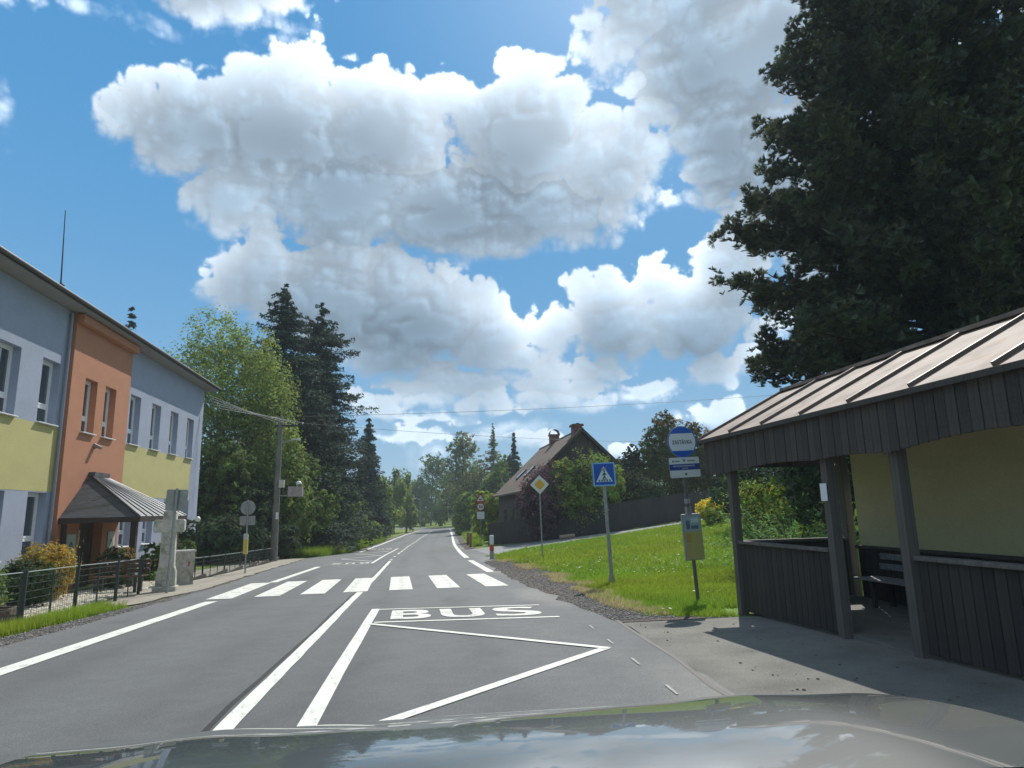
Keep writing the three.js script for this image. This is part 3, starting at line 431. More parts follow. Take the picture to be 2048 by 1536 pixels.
// ---------------------------------------------------------------- bus shelter on the right
const darkWood = mat(lin(0.105, 0.086, 0.078), { map: T.grain, per: [0.5, 1.4], bump: BUMP.wood, bumpPer: 0.6, bumpScale: 0.004, roughness: 0.75 });
const darkWood2 = mat(lin(0.088, 0.076, 0.070), { map: T.grain, per: [0.4, 1.1], bump: BUMP.wood, bumpPer: 0.5, bumpScale: 0.004, roughness: 0.75 });
const greyWood = mat(lin(0.19, 0.17, 0.155), { map: T.grain, per: [0.6, 1.6], bump: BUMP.wood, bumpPer: 0.6, bumpScale: 0.004, roughness: 0.8 });
const plankMats = [darkWood, darkWood2, mat(lin(0.125, 0.104, 0.092), { map: T.grain, per: [0.55, 1.2], bump: BUMP.wood, bumpPer: 0.6, bumpScale: 0.004, roughness: 0.78 })];
const sheetMetal = [0, 1, 2].map((k) => mat(lin(0.30 + 0.02 * k, 0.225 + 0.015 * k, 0.185 + 0.015 * k), { map: texture(256, (u, v) => { const a = pfbm(u, v, 5, 5, 400 + k, 0.6), r = sstep(0.52, 0.7, pfbm(u, v, 8, 4, 410 + k)); const q = 0.58 + 1.0 * (a - 0.38) - 0.16 * r; return [q, q * lerp(1, 0.84, r), q * lerp(1, 0.70, r)]; }), per: 1.7, roughness: 0.72 }));
const XF = 5.0, XR = 6.92, S0 = 3.3, S1 = 9.87;             // front, rear wall, near and far end
const baseY = land(5, 9.8) + 0.02, lowMats = [mat(lin(0.060, 0.050, 0.046), { map: T.grain, per: [0.5, 1.3], bump: BUMP.wood, bumpPer: 0.6, bumpScale: 0.004, roughness: 0.7 }), mat(lin(0.048, 0.041, 0.039), { map: T.grain, per: [0.42, 1.1], bump: BUMP.wood, bumpPer: 0.5, bumpScale: 0.004, roughness: 0.7 }), mat(lin(0.072, 0.060, 0.054), { map: T.grain, per: [0.6, 1.5], bump: BUMP.wood, bumpPer: 0.7, bumpScale: 0.004, roughness: 0.72 })];
const shelter = thing('bus_shelter', 'dark timber bus shelter with a brown sheet-metal roof and yellow rear wall', 'bus shelter', [0, 0, 0]);
const upright = (x, d, y0, y1, w) => new MB().add(rbox(w, y1 - y0, w, 0.012), M4(x, (y0 + y1) / 2, -d)).geo();
for (const d of [S1, 7.42, 6.22, 3.4]) part(shelter, 'post', upright(XF, d, land(XF, d) - 0.15, 2.45, 0.125), greyWood);
for (const d of [S1, 3.4]) part(shelter, 'post', upright(XR - 0.02, d, land(XR, d) - 0.15, 2.45, 0.14), greyWood);
part(shelter, 'wall_plate', new MB().box(XF, 2.34, -(S0 + S1) / 2, 0.14, 0.16, S1 - S0 + 0.5).geo(), darkWood); part(shelter, 'wall_plate', new MB().box(XR, 2.34, -(S0 + S1) / 2, 0.14, 0.16, S1 - S0 + 0.5).geo(), darkWood);
// low boarded walls: front, from the far post to the second, and from the third on; and the far end
function boardWall(x0, d0, x1, d1, yTop, railW) {
  const L = Math.hypot(x1 - x0, d1 - d0), n = Math.max(2, Math.round(L / 0.125)), ry = Math.atan2(d1 - d0, x1 - x0), w = L / n;
  for (let k = 0; k < n; k++) { const t = (k + 0.5) / n, x = lerp(x0, x1, t), d = lerp(d0, d1, t), y0 = land(x, d) + 0.06; part(shelter, 'board', new MB().add(rbox(w - 0.006, yTop - y0, 0.026, 0.006), M4(x, (yTop + y0) / 2 + 0.004 * Math.sin(k * 5), -d, ry)).geo(), lowMats[Math.floor(hash3(k, 3, 7) * 3)]); }
  part(shelter, 'rail', new MB().add(rbox(L, 0.045, railW, 0.01), M4((x0 + x1) / 2, yTop + 0.022, -(d0 + d1) / 2, ry)).geo(), greyWood);
}
boardWall(XF, S1 - 0.1, XF, 7.5, 0.78, 0.13); boardWall(XF, 6.12, XF, 3.5, 0.78, 0.13); boardWall(XF + 0.1, S1, XR - 0.1, S1, 0.78, 0.13);
// rear wall: yellow plaster above, dark boards below
part(shelter, 'rear_wall', new MB().box(XR + 0.05, 1.08, -(S0 + S1 - 0.15) / 2, 0.12, 2.8, S1 - S0 - 0.3).geo(), mat(lin(0.74, 0.68, 0.38), { map: T.plaster, per: 1.3, bump: BUMP.fine, bumpPer: 0.4, bumpScale: 0.004 }), 'yellow plastered rear wall');
for (let k = 0, n = 46; k < n; k++) { const d = lerp(S0 + 0.2, S1 - 0.2, (k + 0.5) / n), y0 = land(XR, d) + 0.03; part(shelter, 'board', new MB().add(rbox(0.024, 0.66 - y0, (S1 - S0 - 0.4) / n - 0.006, 0.005), M4(XR - 0.025, (0.66 + y0) / 2, -d)).geo(), lowMats[Math.floor(hash3(k, 5, 7) * 3)]); }
part(shelter, 'rail', new MB().add(rbox(0.06, 0.05, S1 - S0 - 0.35, 0.01), M4(XR - 0.04, 0.685, -(S0 + S1) / 2)).geo(), darkWood);
// boards hanging under the eaves, their lower ends cut to shallow arches between the posts
const bays = [[S1, 7.42], [7.42, 6.22], [6.22, 3.4]];
const archDrop = (d) => { for (const [a, b] of bays) if (d <= a && d >= b) { const t = (a - d) / (a - b); return (b < 4 ? 0.09 : 0.03) * (Math.pow(Math.abs(2 * t - 1), 1.8) - 0.6); } return 0.02; };
for (let d = 10.38, k = 0; d > 3.1; d -= 0.128, k++) { const y0 = 1.88 - archDrop(d) + 0.012 * Math.sin(k * 12.3), y1 = 2.41; part(shelter, 'fascia_board', new MB().add(rbox(0.024, y1 - y0, 0.122, 0.006), M4(XF - 0.16 + 0.004 * (k % 2), (y0 + y1) / 2, -d)).geo(), plankMats[Math.floor(hash3(k, 8, 2) * 3)]); }
for (let x = XF - 0.08, k = 0; x < XR + 0.3; x += 0.128, k++) { const h = 2.42 + (x - 4.8) * 0.53 * (x < 6.4 ? 1 : 0) + (x >= 6.4 ? (6.4 - 4.8) * 0.53 - (x - 6.4) * 0.53 : 0); part(shelter, 'fascia_board', new MB().add(rbox(0.122, h - 2.0, 0.024, 0.006), M4(x, (h + 2.0) / 2 - 0.03, -10.42)).geo(), plankMats[(k * 11) % 3]); }
// roof: sheet-metal trays between standing seams, two slopes
{
  const ex = 4.78, ey = 2.42, rx = 6.42, ry = 3.27, bx = 8.06, seams = [10.52, 9.45, 8.5, 7.55, 6.62, 5.68, 4.72, 3.78, 2.9], L = Math.hypot(rx - ex, ry - ey), th = 0.025;
  for (let k = 0; k + 1 < seams.length; k++) {
    const a = seams[k], b = seams[k + 1], m = new MB();
    m.quad([ex, ey + th, -b], [ex, ey + th, -a], [rx, ry + th, -a], [rx, ry + th, -b]); m.quad([ex, ey, -a], [ex, ey, -b], [rx, ry, -b], [rx, ry, -a]); m.quad([ex, ey, -b], [ex, ey, -a], [ex, ey + th, -a], [ex, ey + th, -b]);
    part(shelter, 'roof_panel', m.geo(), sheetMetal[(k * 2 + 1) % 3]);
    const q = new MB(); q.quad([rx, ry + th, -b], [rx, ry + th, -a], [bx, ey + th, -a], [bx, ey + th, -b]); q.quad([rx, ry, -a], [rx, ry, -b], [bx, ey, -b], [bx, ey, -a]); part(shelter, 'roof_panel', q.geo(), sheetMetal[k % 3]);
  }
  for (const d of seams) for (const [x0, x1] of [[ex, rx], [bx, rx]]) { const s = new MB(), ang = Math.atan2(ry - ey, x1 - x0); s.box((x0 + x1) / 2, (ey + ry) / 2 + 0.042, -d, L - 0.02, 0.05, 0.03, 0, 0, ang); part(shelter, 'roof_seam', s.geo(), mat.seam ??= mat(lin(0.19, 0.14, 0.115), { map: T.cloudy, per: 0.7, roughness: 0.5 })); }
  part(shelter, 'ridge_cap', new MB().box(rx, ry + 0.04, -(seams[0] + seams[8]) / 2, 0.16, 0.05, seams[0] - seams[8]).geo(), sheetMetal[0]);
  part(shelter, 'eave_edge', new MB().box(ex - 0.006, ey - 0.012, -(seams[0] + seams[8]) / 2, 0.03, 0.055, seams[0] - seams[8] + 0.02).geo(), darkWood2);
  part(shelter, 'barge_board', new MB().box((ex + rx) / 2, (ey + ry) / 2 - 0.02, -10.535, L, 0.09, 0.025, 0, 0, Math.atan2(ry - ey, rx - ex)).geo(), darkWood2); part(shelter, 'barge_board', new MB().box((bx + rx) / 2, (ey + ry) / 2 - 0.02, -10.535, L, 0.09, 0.025, 0, 0, -Math.atan2(ry - ey, bx - rx)).geo(), darkWood2);
  for (const d of [10.1, 8.6, 7.1, 5.6, 4.1]) part(shelter, 'rafter', new MB().box((ex + rx) / 2 + 0.05, (ey + ry) / 2 - 0.07, -d, L - 0.1, 0.10, 0.07, 0, 0, Math.atan2(ry - ey, rx - ex)).geo(), darkWood);
}
part(shelter, 'plinth', new MB().box((XF + XR) / 2 + 0.02, land(6, 6.6) - 0.045, -(S0 + S1) / 2, XR - XF - 0.06, 0.16, S1 - S0 + 0.2, 0, 0.0275).geo(), mat(lin(0.24, 0.235, 0.22), { map: T.cloudy, per: 1.1, bump: BUMP.fine, bumpPer: 0.4, bumpScale: 0.004 }));
// paper on the second post, bench inside
{ const p = tag(new THREE.Mesh(new MB().box(XF - 0.084, 1.49, -7.42, 0.006, 0.21, 0.125).geo(), mat(lin(0.75, 0.77, 0.80), { roughness: 0.7 })), 'white paper notice pinned to a post of the bus shelter', 'notice'); p.name = numbered('paper_notice'); p.castShadow = p.receiveShadow = true; scene.add(p); }
{
  const bench = thing('shelter_bench', 'slatted wooden bench inside the bus shelter against its rear wall', 'bench', [XR - 0.34, land(6.5, 7.6) + 0.05, 7.6]);
  const slat = mat(lin(0.30, 0.31, 0.31), { map: T.grain, per: [0.3, 1.5], roughness: 0.6 });
  for (let k = 0; k < 4; k++) part(bench, 'seat_slat', new MB().add(rbox(0.085, 0.03, 3.0, 0.008), M4(-0.19 + k * 0.105, 0.45, 0)).geo(), slat);
  for (let k = 0; k < 2; k++) part(bench, 'back_slat', new MB().add(rbox(0.03, 0.085, 3.0, 0.008), M4(0.22 + k * 0.02, 0.60 + k * 0.14, 0)).geo(), slat);
  for (const z of [-1.2, 0, 1.2]) part(bench, 'leg', new MB().box(-0.15, 0.215, z, 0.05, 0.43, 0.06).box(0.13, 0.215, z, 0.05, 0.43, 0.06).box(0, 0.41, z, 0.36, 0.04, 0.05).geo(), darkMetal);
}

// ---------------------------------------------------------------- plants
const leafMat = (r, g, b, tr = 0.38) => mat(lin(r, g, b), { phys: true, roughness: 0.95, transmission: tr, thickness: 0, vertexColors: true, side: THREE.DoubleSide, specularIntensity: 0.3 });
const LM = { birch: leafMat(0.270, 0.350, 0.085, 0.55), fresh: leafMat(0.250, 0.340, 0.065, 0.52), mid: leafMat(0.150, 0.220, 0.055, 0.46), deep: leafMat(0.060, 0.098, 0.042, 0.34), grey: leafMat(0.220, 0.250, 0.105, 0.46), spruce: leafMat(0.066, 0.096, 0.066, 0.22), blueSpruce: leafMat(0.052, 0.080, 0.060, 0.18), pine: leafMat(0.105, 0.138, 0.092, 0.26), purple: leafMat(0.175, 0.105, 0.125, 0.42), amber: leafMat(0.46, 0.33, 0.06, 0.42), gold: leafMat(0.86, 0.74, 0.06, 0.5), rust: leafMat(0.30, 0.18, 0.035, 0.38), thuja: leafMat(0.130, 0.160, 0.040, 0.4), lime: leafMat(0.28, 0.37, 0.06, 0.48), juniper: leafMat(0.200, 0.350, 0.100, 0.45) };
const barkMat = mat(lin(0.10, 0.080, 0.065), { map: T.lichen, per: [0.5, 1.2], bump: BUMP.lumpy, bumpPer: 0.4, bumpScale: 0.03, roughness: 0.95 });
const birchBark = mat(lin(0.34, 0.32, 0.29), { map: T.lichen, per: [0.7, 0.5], roughness: 0.9 });
function leafGeo(leaves) {          // leaves: [x, y, z, nx, ny, nz, size, spin, tone, warm, aspect]
  const n = leaves.length, p = new Float32Array(n * 12), nn = new Float32Array(n * 12), c = new Float32Array(n * 12), idx = new Uint32Array(n * 6);
  const qx = [0, 1, 0, -1], qy = [-1, 0.05, 1, 0.05], qz = [0, 0.18, 0, 0.18];
  for (let k = 0; k < n; k++) {
    const l = leaves[k]; let nx = l[3], ny = l[4], nz = l[5]; const il = 1 / (Math.hypot(nx, ny, nz) || 1); nx *= il; ny *= il; nz *= il;
    let ux, uy, uz; if (Math.abs(ny) > 0.9) { ux = 0; uy = -nz; uz = ny; } else { ux = nz; uy = 0; uz = -nx; } const iu = 1 / (Math.hypot(ux, uy, uz) || 1); ux *= iu; uy *= iu; uz *= iu;
    const vx = ny * uz - nz * uy, vy = nz * ux - nx * uz, vz = nx * uy - ny * ux, s = l[6], cs = Math.cos(l[7]), sn = Math.sin(l[7]), w = l[10] ?? 0.55;
    const ax = ux * cs + vx * sn, ay = uy * cs + vy * sn, az = uz * cs + vz * sn, bx = vx * cs - ux * sn, by = vy * cs - uy * sn, bz = vz * cs - uz * sn;
    for (let j = 0; j < 4; j++) { const o = (k * 4 + j) * 3, e = qx[j] * w, f = qy[j], h = qz[j]; p[o] = l[0] + s * (ax * e + bx * f + nx * h); p[o + 1] = l[1] + s * (ay * e + by * f + ny * h); p[o + 2] = l[2] + s * (az * e + bz * f + nz * h); nn[o] = nx; nn[o + 1] = ny; nn[o + 2] = nz; c[o] = l[8] * (1 + l[9]); c[o + 1] = l[8]; c[o + 2] = l[8] * (1 - 0.5 * l[9]); }
    const i = k * 6, v = k * 4; idx[i] = v; idx[i + 1] = v + 1; idx[i + 2] = v + 2; idx[i + 3] = v; idx[i + 4] = v + 2; idx[i + 5] = v + 3;
  }
  const g = new THREE.BufferGeometry(); g.setAttribute('position', new THREE.BufferAttribute(p, 3)); g.setAttribute('normal', new THREE.BufferAttribute(nn, 3)); g.setAttribute('color', new THREE.BufferAttribute(c, 3)); g.setAttribute('uv', new THREE.BufferAttribute(new Float32Array(n * 8), 2)); g.setIndex(new THREE.BufferAttribute(idx, 1)); return g;
}
function leafCloud(seed, blobs, count, size, o = {}) {      // blobs: [x, y, d, r, (ry)]; leaves in clumps through the outer part of each
  const r = RNG(seed), out = [], per = o.per ?? 22, g = () => (r() + r() + r() - 1.5) / 1.5, area = blobs.map((b) => b[3] * b[3]), sum = area.reduce((a, b) => a + b, 0);
  blobs.forEach((b, bi) => {
    const [bx, by, bd, br, bry = br] = b, clumps = Math.max(3, Math.round(count * area[bi] / sum / per));
    for (let k = 0; k < clumps; k++) {
      const z = 2 * r() - 1, t = 2 * Math.PI * r(), q = Math.sqrt(1 - z * z), dx = q * Math.cos(t), dy = z, dz = q * Math.sin(t), rr = (o.inner ?? 0.45) + (1 - (o.inner ?? 0.45)) * Math.sqrt(r()) + (r() < 0.1 ? 0.12 : 0), cx = bx + dx * rr * br, cy = by + dy * rr * bry, cz = -bd + dz * rr * br;
      const tone = 0.72 + 0.6 * r(), warm = (r() - 0.45) * (o.warm ?? 0.35), cr = (o.clump ?? 0.22) * br * (0.6 + 0.8 * r()), drop = (o.weep ?? 0) * (0.4 + r());
      for (let j = 0; j < per; j++) {
        const f = r(), s = size * (0.6 + 0.8 * r());
        out.push([cx + g() * cr, cy + g() * cr * (o.flat ?? 0.8) - drop * f, cz + g() * cr, dx * 0.7 + g() * 1.1, dy * 0.7 + 0.25 + g() * 1.1, dz * 0.7 + g() * 1.1, s, r() * 6.28, tone * (0.85 + 0.3 * r()), warm, o.aspect ?? 0.55]);
      }
    }
  });
  return leafGeo(out);
}
function trunkGeo(seed, x, d, y0, h, r0, blobs, lean = 0) {
  const r = RNG(seed), m = new MB(), z = -d; let px = 0, pz = 0, py = -0.4; const n = 5, pts = [[0, -0.4, 0, r0 * 1.25]];
  for (let k = 1; k <= n; k++) { px += (r() - 0.5) * h * 0.03 + lean * h / n; pz += (r() - 0.5) * h * 0.03; py = h * k / n; pts.push([px, py, pz, r0 * (1 - 0.8 * k / n)]); }
  for (let k = 0; k < n; k++) { const a = pts[k], b = pts[k + 1]; m.tube([a[0], a[1], a[2]], [b[0], b[1], b[2]], a[3], b[3], 9, false); }
  for (const b of blobs) { const t = clamp((b[1] - y0) / h * 0.7, 0.25, 0.95), i = Math.min(n - 1, Math.floor(t * n)), a = pts[i], e = pts[i + 1], f = t * n - i, s = [lerp(a[0], e[0], f), lerp(a[1], e[1], f), lerp(a[2], e[2], f)], q = lerp(a[3], e[3], f) * 0.55, to = [b[0] - x, b[1] - y0, -b[2] - z], mid = [lerp(s[0], to[0], 0.5), lerp(s[1], to[1], 0.4) + 0.05 * h * r(), lerp(s[2], to[2], 0.5)]; m.tube(s, mid, q, q * 0.7, 6, false).tube(mid, to, q * 0.7, q * 0.2, 6, false);
    for (let k = 0; k < 3; k++) m.tube([lerp(mid[0], to[0], 0.3 + 0.25 * k), lerp(mid[1], to[1], 0.3 + 0.25 * k), lerp(mid[2], to[2], 0.3 + 0.25 * k)], [to[0] + (r() - 0.5) * b[3] * 1.7, to[1] + r() * b[3] * 0.8, to[2] + (r() - 0.5) * b[3] * 1.7], q * 0.35, q * 0.08, 5, false); }
  return m.geo();
}
function tree(name, label, x, d, h, r0, blobs, count, size, m, o = {}, group) {       // blobs given about the base: [x, y, d, r, ry]
  const y0 = land(x, d), t = thing(name, label, o.category ?? 'tree', [x, y0, d], 0, group), abs = blobs.map((b) => [b[0] + x, b[1] + y0, b[2] + d, b[3], b[4] ?? b[3]]);
  part(t, 'trunk', trunkGeo(o.seed ?? 1, x, d, y0, h, r0, abs), o.bark ?? barkMat);
  const g = leafCloud((o.seed ?? 1) * 13 + 5, blobs.map((b) => [b[0], b[1], b[2], b[3], b[4] ?? b[3]]), count, size, o); part(t, 'crown', g, m); return t;
}
function roundCrown(seed, w, h, lift = 0.25, n = 9) {     // lobes of an uneven crown w wide and h high
  const r = RNG(seed), b = [[0, h * (lift + (1 - lift) * 0.5), 0, w * 0.34, h * (1 - lift) * 0.40]];
  for (let k = 0; k < n; k++) { const a = k / n * 6.28 + r(), t = r(), y = h * (lift + (1 - lift) * (0.12 + 0.72 * t)), rad = w * 0.5 * Math.sin(Math.PI * (0.18 + 0.72 * (t * 0.9 + 0.05))) * 0.66, s = w * (0.16 + 0.12 * r()); b.push([Math.cos(a) * rad, y, Math.sin(a) * rad, s, s * (0.8 + 0.4 * r())]); }
  b.push([(r() - 0.5) * w * 0.15, h * 0.90, 0, w * 0.15, h * 0.10]); return b;
}
function bush(name, label, x, d, w, h, count, size, m, o = {}, group) {
  const r = RNG((o.seed ?? 3) * 7), y0 = land(x, d), t = thing(name, label, o.category ?? 'bush', [x, y0, d], 0, group), blobs = o.blobs ?? [[0, h * 0.5, 0, w * 0.5, h * 0.5]];
  if (!o.blobs && !o.smooth) for (let k = 0; k < 6; k++) { const a = r() * 6.28, s = w * (0.16 + 0.12 * r()); blobs.push([Math.cos(a) * w * 0.34, h * (0.3 + 0.5 * r()), Math.sin(a) * w * 0.34, s, s]); }
  const st = new MB(); for (let k = 0; k < 6; k++) { const a = r() * 6.28; st.tube([0, -0.1, 0], [Math.cos(a) * w * 0.3, h * (0.4 + 0.3 * r()), Math.sin(a) * w * 0.3], 0.03 + 0.01 * w, 0.008, 5, false); }
  part(t, 'stems', st.geo(), barkMat); part(t, 'foliage', leafCloud((o.seed ?? 3) * 31, blobs, count, size, o), m); return t;
}
function conifer(name, label, x, d, h, w, m, o = {}, group) {   // whorls of drooping boughs hung with twigs
  const r = RNG(o.seed ?? 5), y0 = land(x, d), t = thing(name, label, 'tree', [x, y0, d], 0, group), out = [], lev = o.levels ?? 34, size = o.size ?? 0.30, tr = new MB(), lo = o.low ?? 0.05;
  tr.tube([0, -0.4, 0], [0, h * 0.96, 0], h * 0.016, 0.02, 9, false);
  for (let k = 0; k < lev; k++) {
    const u = k / (lev - 1), y = h * (lo + (0.985 - lo) * u) + (r() - 0.5) * h / lev * 0.9, R = w * 0.5 * Math.pow(1 - u, o.shape ?? 0.85) * (o.profile ? o.profile(u) : 1) + 0.12, n = Math.round(lerp(o.boughs ?? 9, 4, u)), a0 = r() * 6.28;
    for (let b = 0; b < n; b++) {
      const a = a0 + b / n * 6.28 + (r() - 0.5) * 0.7, L = R * (0.62 + (o.ragged ?? 0.5) * r()) * (r() < 0.06 ? 1.25 : 1), ca = Math.cos(a), sa = Math.sin(a), dr = (o.droop ?? 0.28) * (0.15 + 1.5 * r()), tone = 0.75 + 0.5 * r(), seg = Math.max(3, Math.round(L / (size * 0.75)));
      const yb = y + (r() - 0.5) * h / lev * 5.0; tr.tube([0, y, 0], [ca * L * 0.8, y - dr * L * 0.8, sa * L * 0.8], 0.012 + 0.008 * L, 0.006, 4, false);
      for (let s = 0; s < seg; s++) {
        const f = (s + 0.6) / seg, px = ca * L * f, pz = sa * L * f, py = yb - dr * L * f + 0.10 * L * f * f, sp = L * 0.27 * (1 - 0.65 * f) + 0.08;
        for (let q = 0; q < (o.twigs ?? 4); q++) { const side = (r() - 0.5) * 2 * sp; out.push([px - sa * side, py - Math.abs(side) * 0.25 - r() * (size * 0.6 + 0.05 * L + 0.12), pz + ca * side, (r() - 0.5) * 0.9 + ca * 0.3, 0.5 + r() * 0.8, (r() - 0.5) * 0.9 + sa * 0.3, size * (0.55 + 0.7 * r()), r() * 6.28, tone * (0.85 + 0.3 * r()), (r() - 0.5) * 0.2, 0.42]); if (q % 2) out.push([px - sa * side * 0.8, py - size * 0.5, pz + ca * side * 0.8, ca + (r() - 0.5), (r() - 0.5) * 0.5, sa + (r() - 0.5), size * (0.5 + 0.6 * r()), r() * 6.28, tone * (0.85 + 0.3 * r()), (r() - 0.5) * 0.2, 0.4]); }
      }
    }
  }
  part(t, 'trunk', tr.geo(), barkMat); part(t, 'crown', leafGeo(out), m); return t;
}

// --- left of the road, beyond the school
tree('weeping_birch', 'tall pale green birch with hanging twigs just beyond the school', -12.4, 45, 14, 0.30, [[0, 11.4, 0, 3.9, 3.4], [-2.6, 11.6, 0.5, 2.2], [2.0, 11.5, -0.5, 2.6], [-0.4, 14.6, 0, 2.0], [1.8, 13.9, 0.4, 1.7], [3.2, 9.6, 0.4, 2.0, 2.6], [3.7, 7.0, -0.4, 1.5, 2.6], [-0.5, 8, 0, 3.4], [-3.3, 9.2, 0, 2.2], [2.4, 4.8, 0.5, 1.9, 2.6], [-3.9, 12.6, 0.4, 1.3, 1], [-4.8, 10.6, 0.2, 1.8, 1.6], [-6.2, 8.8, 0.3, 1.7, 1.7], [-5.6, 12.0, 0.2, 0.9, 0.8], [-4.6, 7.6, 0.4, 2.0, 2.0], [-1.4, 5, 0.3, 2.6, 2.8]], 48000, 0.095, LM.birch, { seed: 11, weep: 1.1, per: 20, clump: 0.26, bark: birchBark, warm: 0.3 });
tree('willow', 'light green drooping willow behind the concrete utility pole', -8.4, 44, 7.5, 0.2, [[0, 6.6, 0, 1.5, 2.0], [0.8, 4.6, 0, 1.3, 2.2], [-0.8, 5, 0.3, 1.4, 2.2], [1.1, 2.8, 0, 1.1, 1.6]], 9000, 0.11, LM.birch, { seed: 12, weep: 1.3, per: 20, clump: 0.3 });
for (const [k, [x, d, w, h, c]] of [[-14.2, 39, 5.5, 6.6, 'deep'], [-11.0, 40.5, 4.8, 7.2, 'mid'], [-9.4, 41.5, 4, 5.0, 'deep'], [-16.5, 42, 5, 9, 'deep'], [-7.7, 46, 5, 7.2, 'mid'], [-6.9, 49.5, 4.2, 6.6, 'mid']].entries())
  tree('roadside_tree', ['dark bushy tree close behind the school end wall', 'dark bushy tree left of the concrete utility pole', 'low dark tree at the foot of the concrete utility pole', 'taller dark tree half hidden behind the school', 'mid green bushy tree right of the concrete utility pole', 'low bushy tree at the start of the grassy verge'][k], x, d, h * 0.8, 0.14, roundCrown(20 + k, w, h, 0.04, 12), 11000, 0.12, LM[c], { seed: 30 + k, per: 18, warm: 0.3 });
conifer('spruce_tree', 'tall pointed spruce behind the pale birch', -9.9, 52, 20.8, 12.5, LM.spruce, { seed: 41, levels: 60, size: 0.20, boughs: 11, ragged: 0.7, twigs: 5, droop: 0.2, shape: 0.7, low: 0.05 }); 
conifer('spruce_tree', 'tall ragged dark spruce with open boughs beside the road', -7.9, 58, 21.0, 9.2, LM.spruce, { seed: 42, levels: 54, size: 0.21, boughs: 9, ragged: 0.95, droop: 0.12, shape: 0.42, twigs: 5, low: 0.14, profile: (u) => 0.78 + 0.28 * Math.sin(u * 17 + 1) * Math.sin(u * 41) });
conifer('spruce_tree', 'spruce whose tip shows above the school roof', -21.1, 52, 17.6, 6.8, LM.spruce, { seed: 43, levels: 36, size: 0.28, ragged: 0.7 });
conifer('spruce_tree', 'dense dark cone-shaped spruce farther down the road', -5.4, 85, 15.2, 5.4, LM.blueSpruce, { seed: 44, levels: 54, size: 0.22, low: 0.12, shape: 0.6, ragged: 0.5, twigs: 5, boughs: 11 });
for (const [k, [x, d, w, h, c, l]] of [[-7.2, 60, 4.6, 4.6, 'mid', 'rounded green bush beside the far roadside sign'], [-5.3, 86, 3.0, 5.2, 'fresh', 'fresh yellow-green bush by the left edge of the road'], [-7.2, 74, 4.6, 6.0, 'mid', 'leafy bush below the cone-shaped spruce'], [-4.6, 80, 2.6, 2.4, 'fresh', 'low fresh green bush spreading over the left verge'], [-4.2, 92, 3.2, 3.6, 'mid', 'small roadside bush before the bend'], [-8, 66, 3.6, 6.2, 'deep', 'dark reddish-green shrub in the roadside thicket'], [-6.2, 55, 3.4, 4.2, 'mid', 'leafy bush in front of the ragged spruce'], [-8.4, 82, 5, 8.5, 'mid', 'tall leafy bush left of the cone-shaped spruce'], [-3.9, 102, 3.4, 5.2, 'fresh', 'fresh green bush on the inside of the bend'], [-6.3, 70, 3.4, 4.6, 'fresh', 'fresh green bush behind the far roadside sign']].entries())
  bush('roadside_bush', l, x, d, w, h, 6500, 0.14, LM[c], { seed: 50 + k, per: 18 }, 'bushes along the left side of the road');
for (const [k, [x, d, w, h, c, l]] of [[-4.7, 100, 5.6, 9.2, 'fresh', 'rounded tree beyond the cone-shaped spruce'], [-2.9, 114, 4.2, 11.5, 'birch', 'slender pale birch on the inside of the bend'], [-0.9, 122, 4.0, 10.8, 'birch', 'second slender birch on the inside of the bend'], [-7.5, 125, 7, 10, 'mid', 'broad tree on the inside of the bend'], [-12, 88, 8, 11, 'deep', 'dark tree behind the cone-shaped spruce']].entries())
  tree('bend_tree', l, x, d, h * 0.85, 0.16, roundCrown(60 + k, w, h, 0.06, 11), 8000, 0.2, LM[c], { seed: 60 + k, per: 16, weep: c === 'birch' ? 0.8 : 0 });
for (const [k, [x, d, w, h, l]] of [[-9.6, 37.2, 3.4, 2.6, 'dark hedge shrub beside the foot of the utility pole'], [-12.6, 37, 3.6, 3.0, 'dark hedge shrub behind the far school corner'], [-15.8, 37.4, 4, 3.2, 'dark hedge shrub in the garden behind the school'], [-8.2, 41.6, 2.6, 2.2, 'low dark shrub at the end of the wire fence'], [-8.0, 53, 4.4, 4.4, 'dark green shrub in the thicket below the tall spruce'], [-10.8, 47.5, 5, 5, 'dark thicket shrub below the pale birch']].entries())
  bush('hedge_shrub', l, x, d, w, h, 9000, 0.10, LM.deep, { seed: 70 + k, per: 18, blobs: [[0, h * 0.45, 0, w * 0.5, h * 0.5], [-w * 0.3, h * 0.4, 0.3, w * 0.34, h * 0.44], [w * 0.3, h * 0.45, -0.3, w * 0.34, h * 0.46]] });
// --- beyond the bend and on the right of it
tree('roadside_tree', 'dark bushy tree between the two tall spruces', -9.0, 56, 11, 0.2, roundCrown(37, 6.5, 14, 0.1, 12), 16000, 0.12, LM.deep, { seed: 38, per: 18 });
for (const [k, [x, d, w, h, c, l]] of [[5.0, 178, 12, 19, 'mid', 'broad dark green tree facing the road beyond the bend'], [9.6, 126, 9.5, 18.6, 'grey', 'tall thin-leaved grey-green tree on the right of the bend'], [13.5, 132, 9, 14, 'grey', 'grey-green tree among the group behind the timber house'], [16.6, 122, 8, 13.2, 'fresh', 'bright green tree behind the timber house'], [-3, 182, 10, 13, 'mid', 'tree beyond the bend, left of the broad dark one'], [8.2, 98, 4.2, 6.0, 'fresh', 'small fresh green tree by the corner of the timber house'], [11, 152, 10, 15, 'mid', 'dark leafy tree behind the grey-green one'], [12.5, 100, 6, 8.8, 'mid', 'bushy tree behind the far end of the timber house']].entries())
  tree('far_tree', l, x, d, h * 0.85, 0.2, roundCrown(80 + k, w, h, 0.04, 13), c === 'grey' ? 8500 : 10000, c === 'grey' ? 0.22 : 0.25, LM[c], { seed: 80 + k, per: 14, clump: 0.28 });
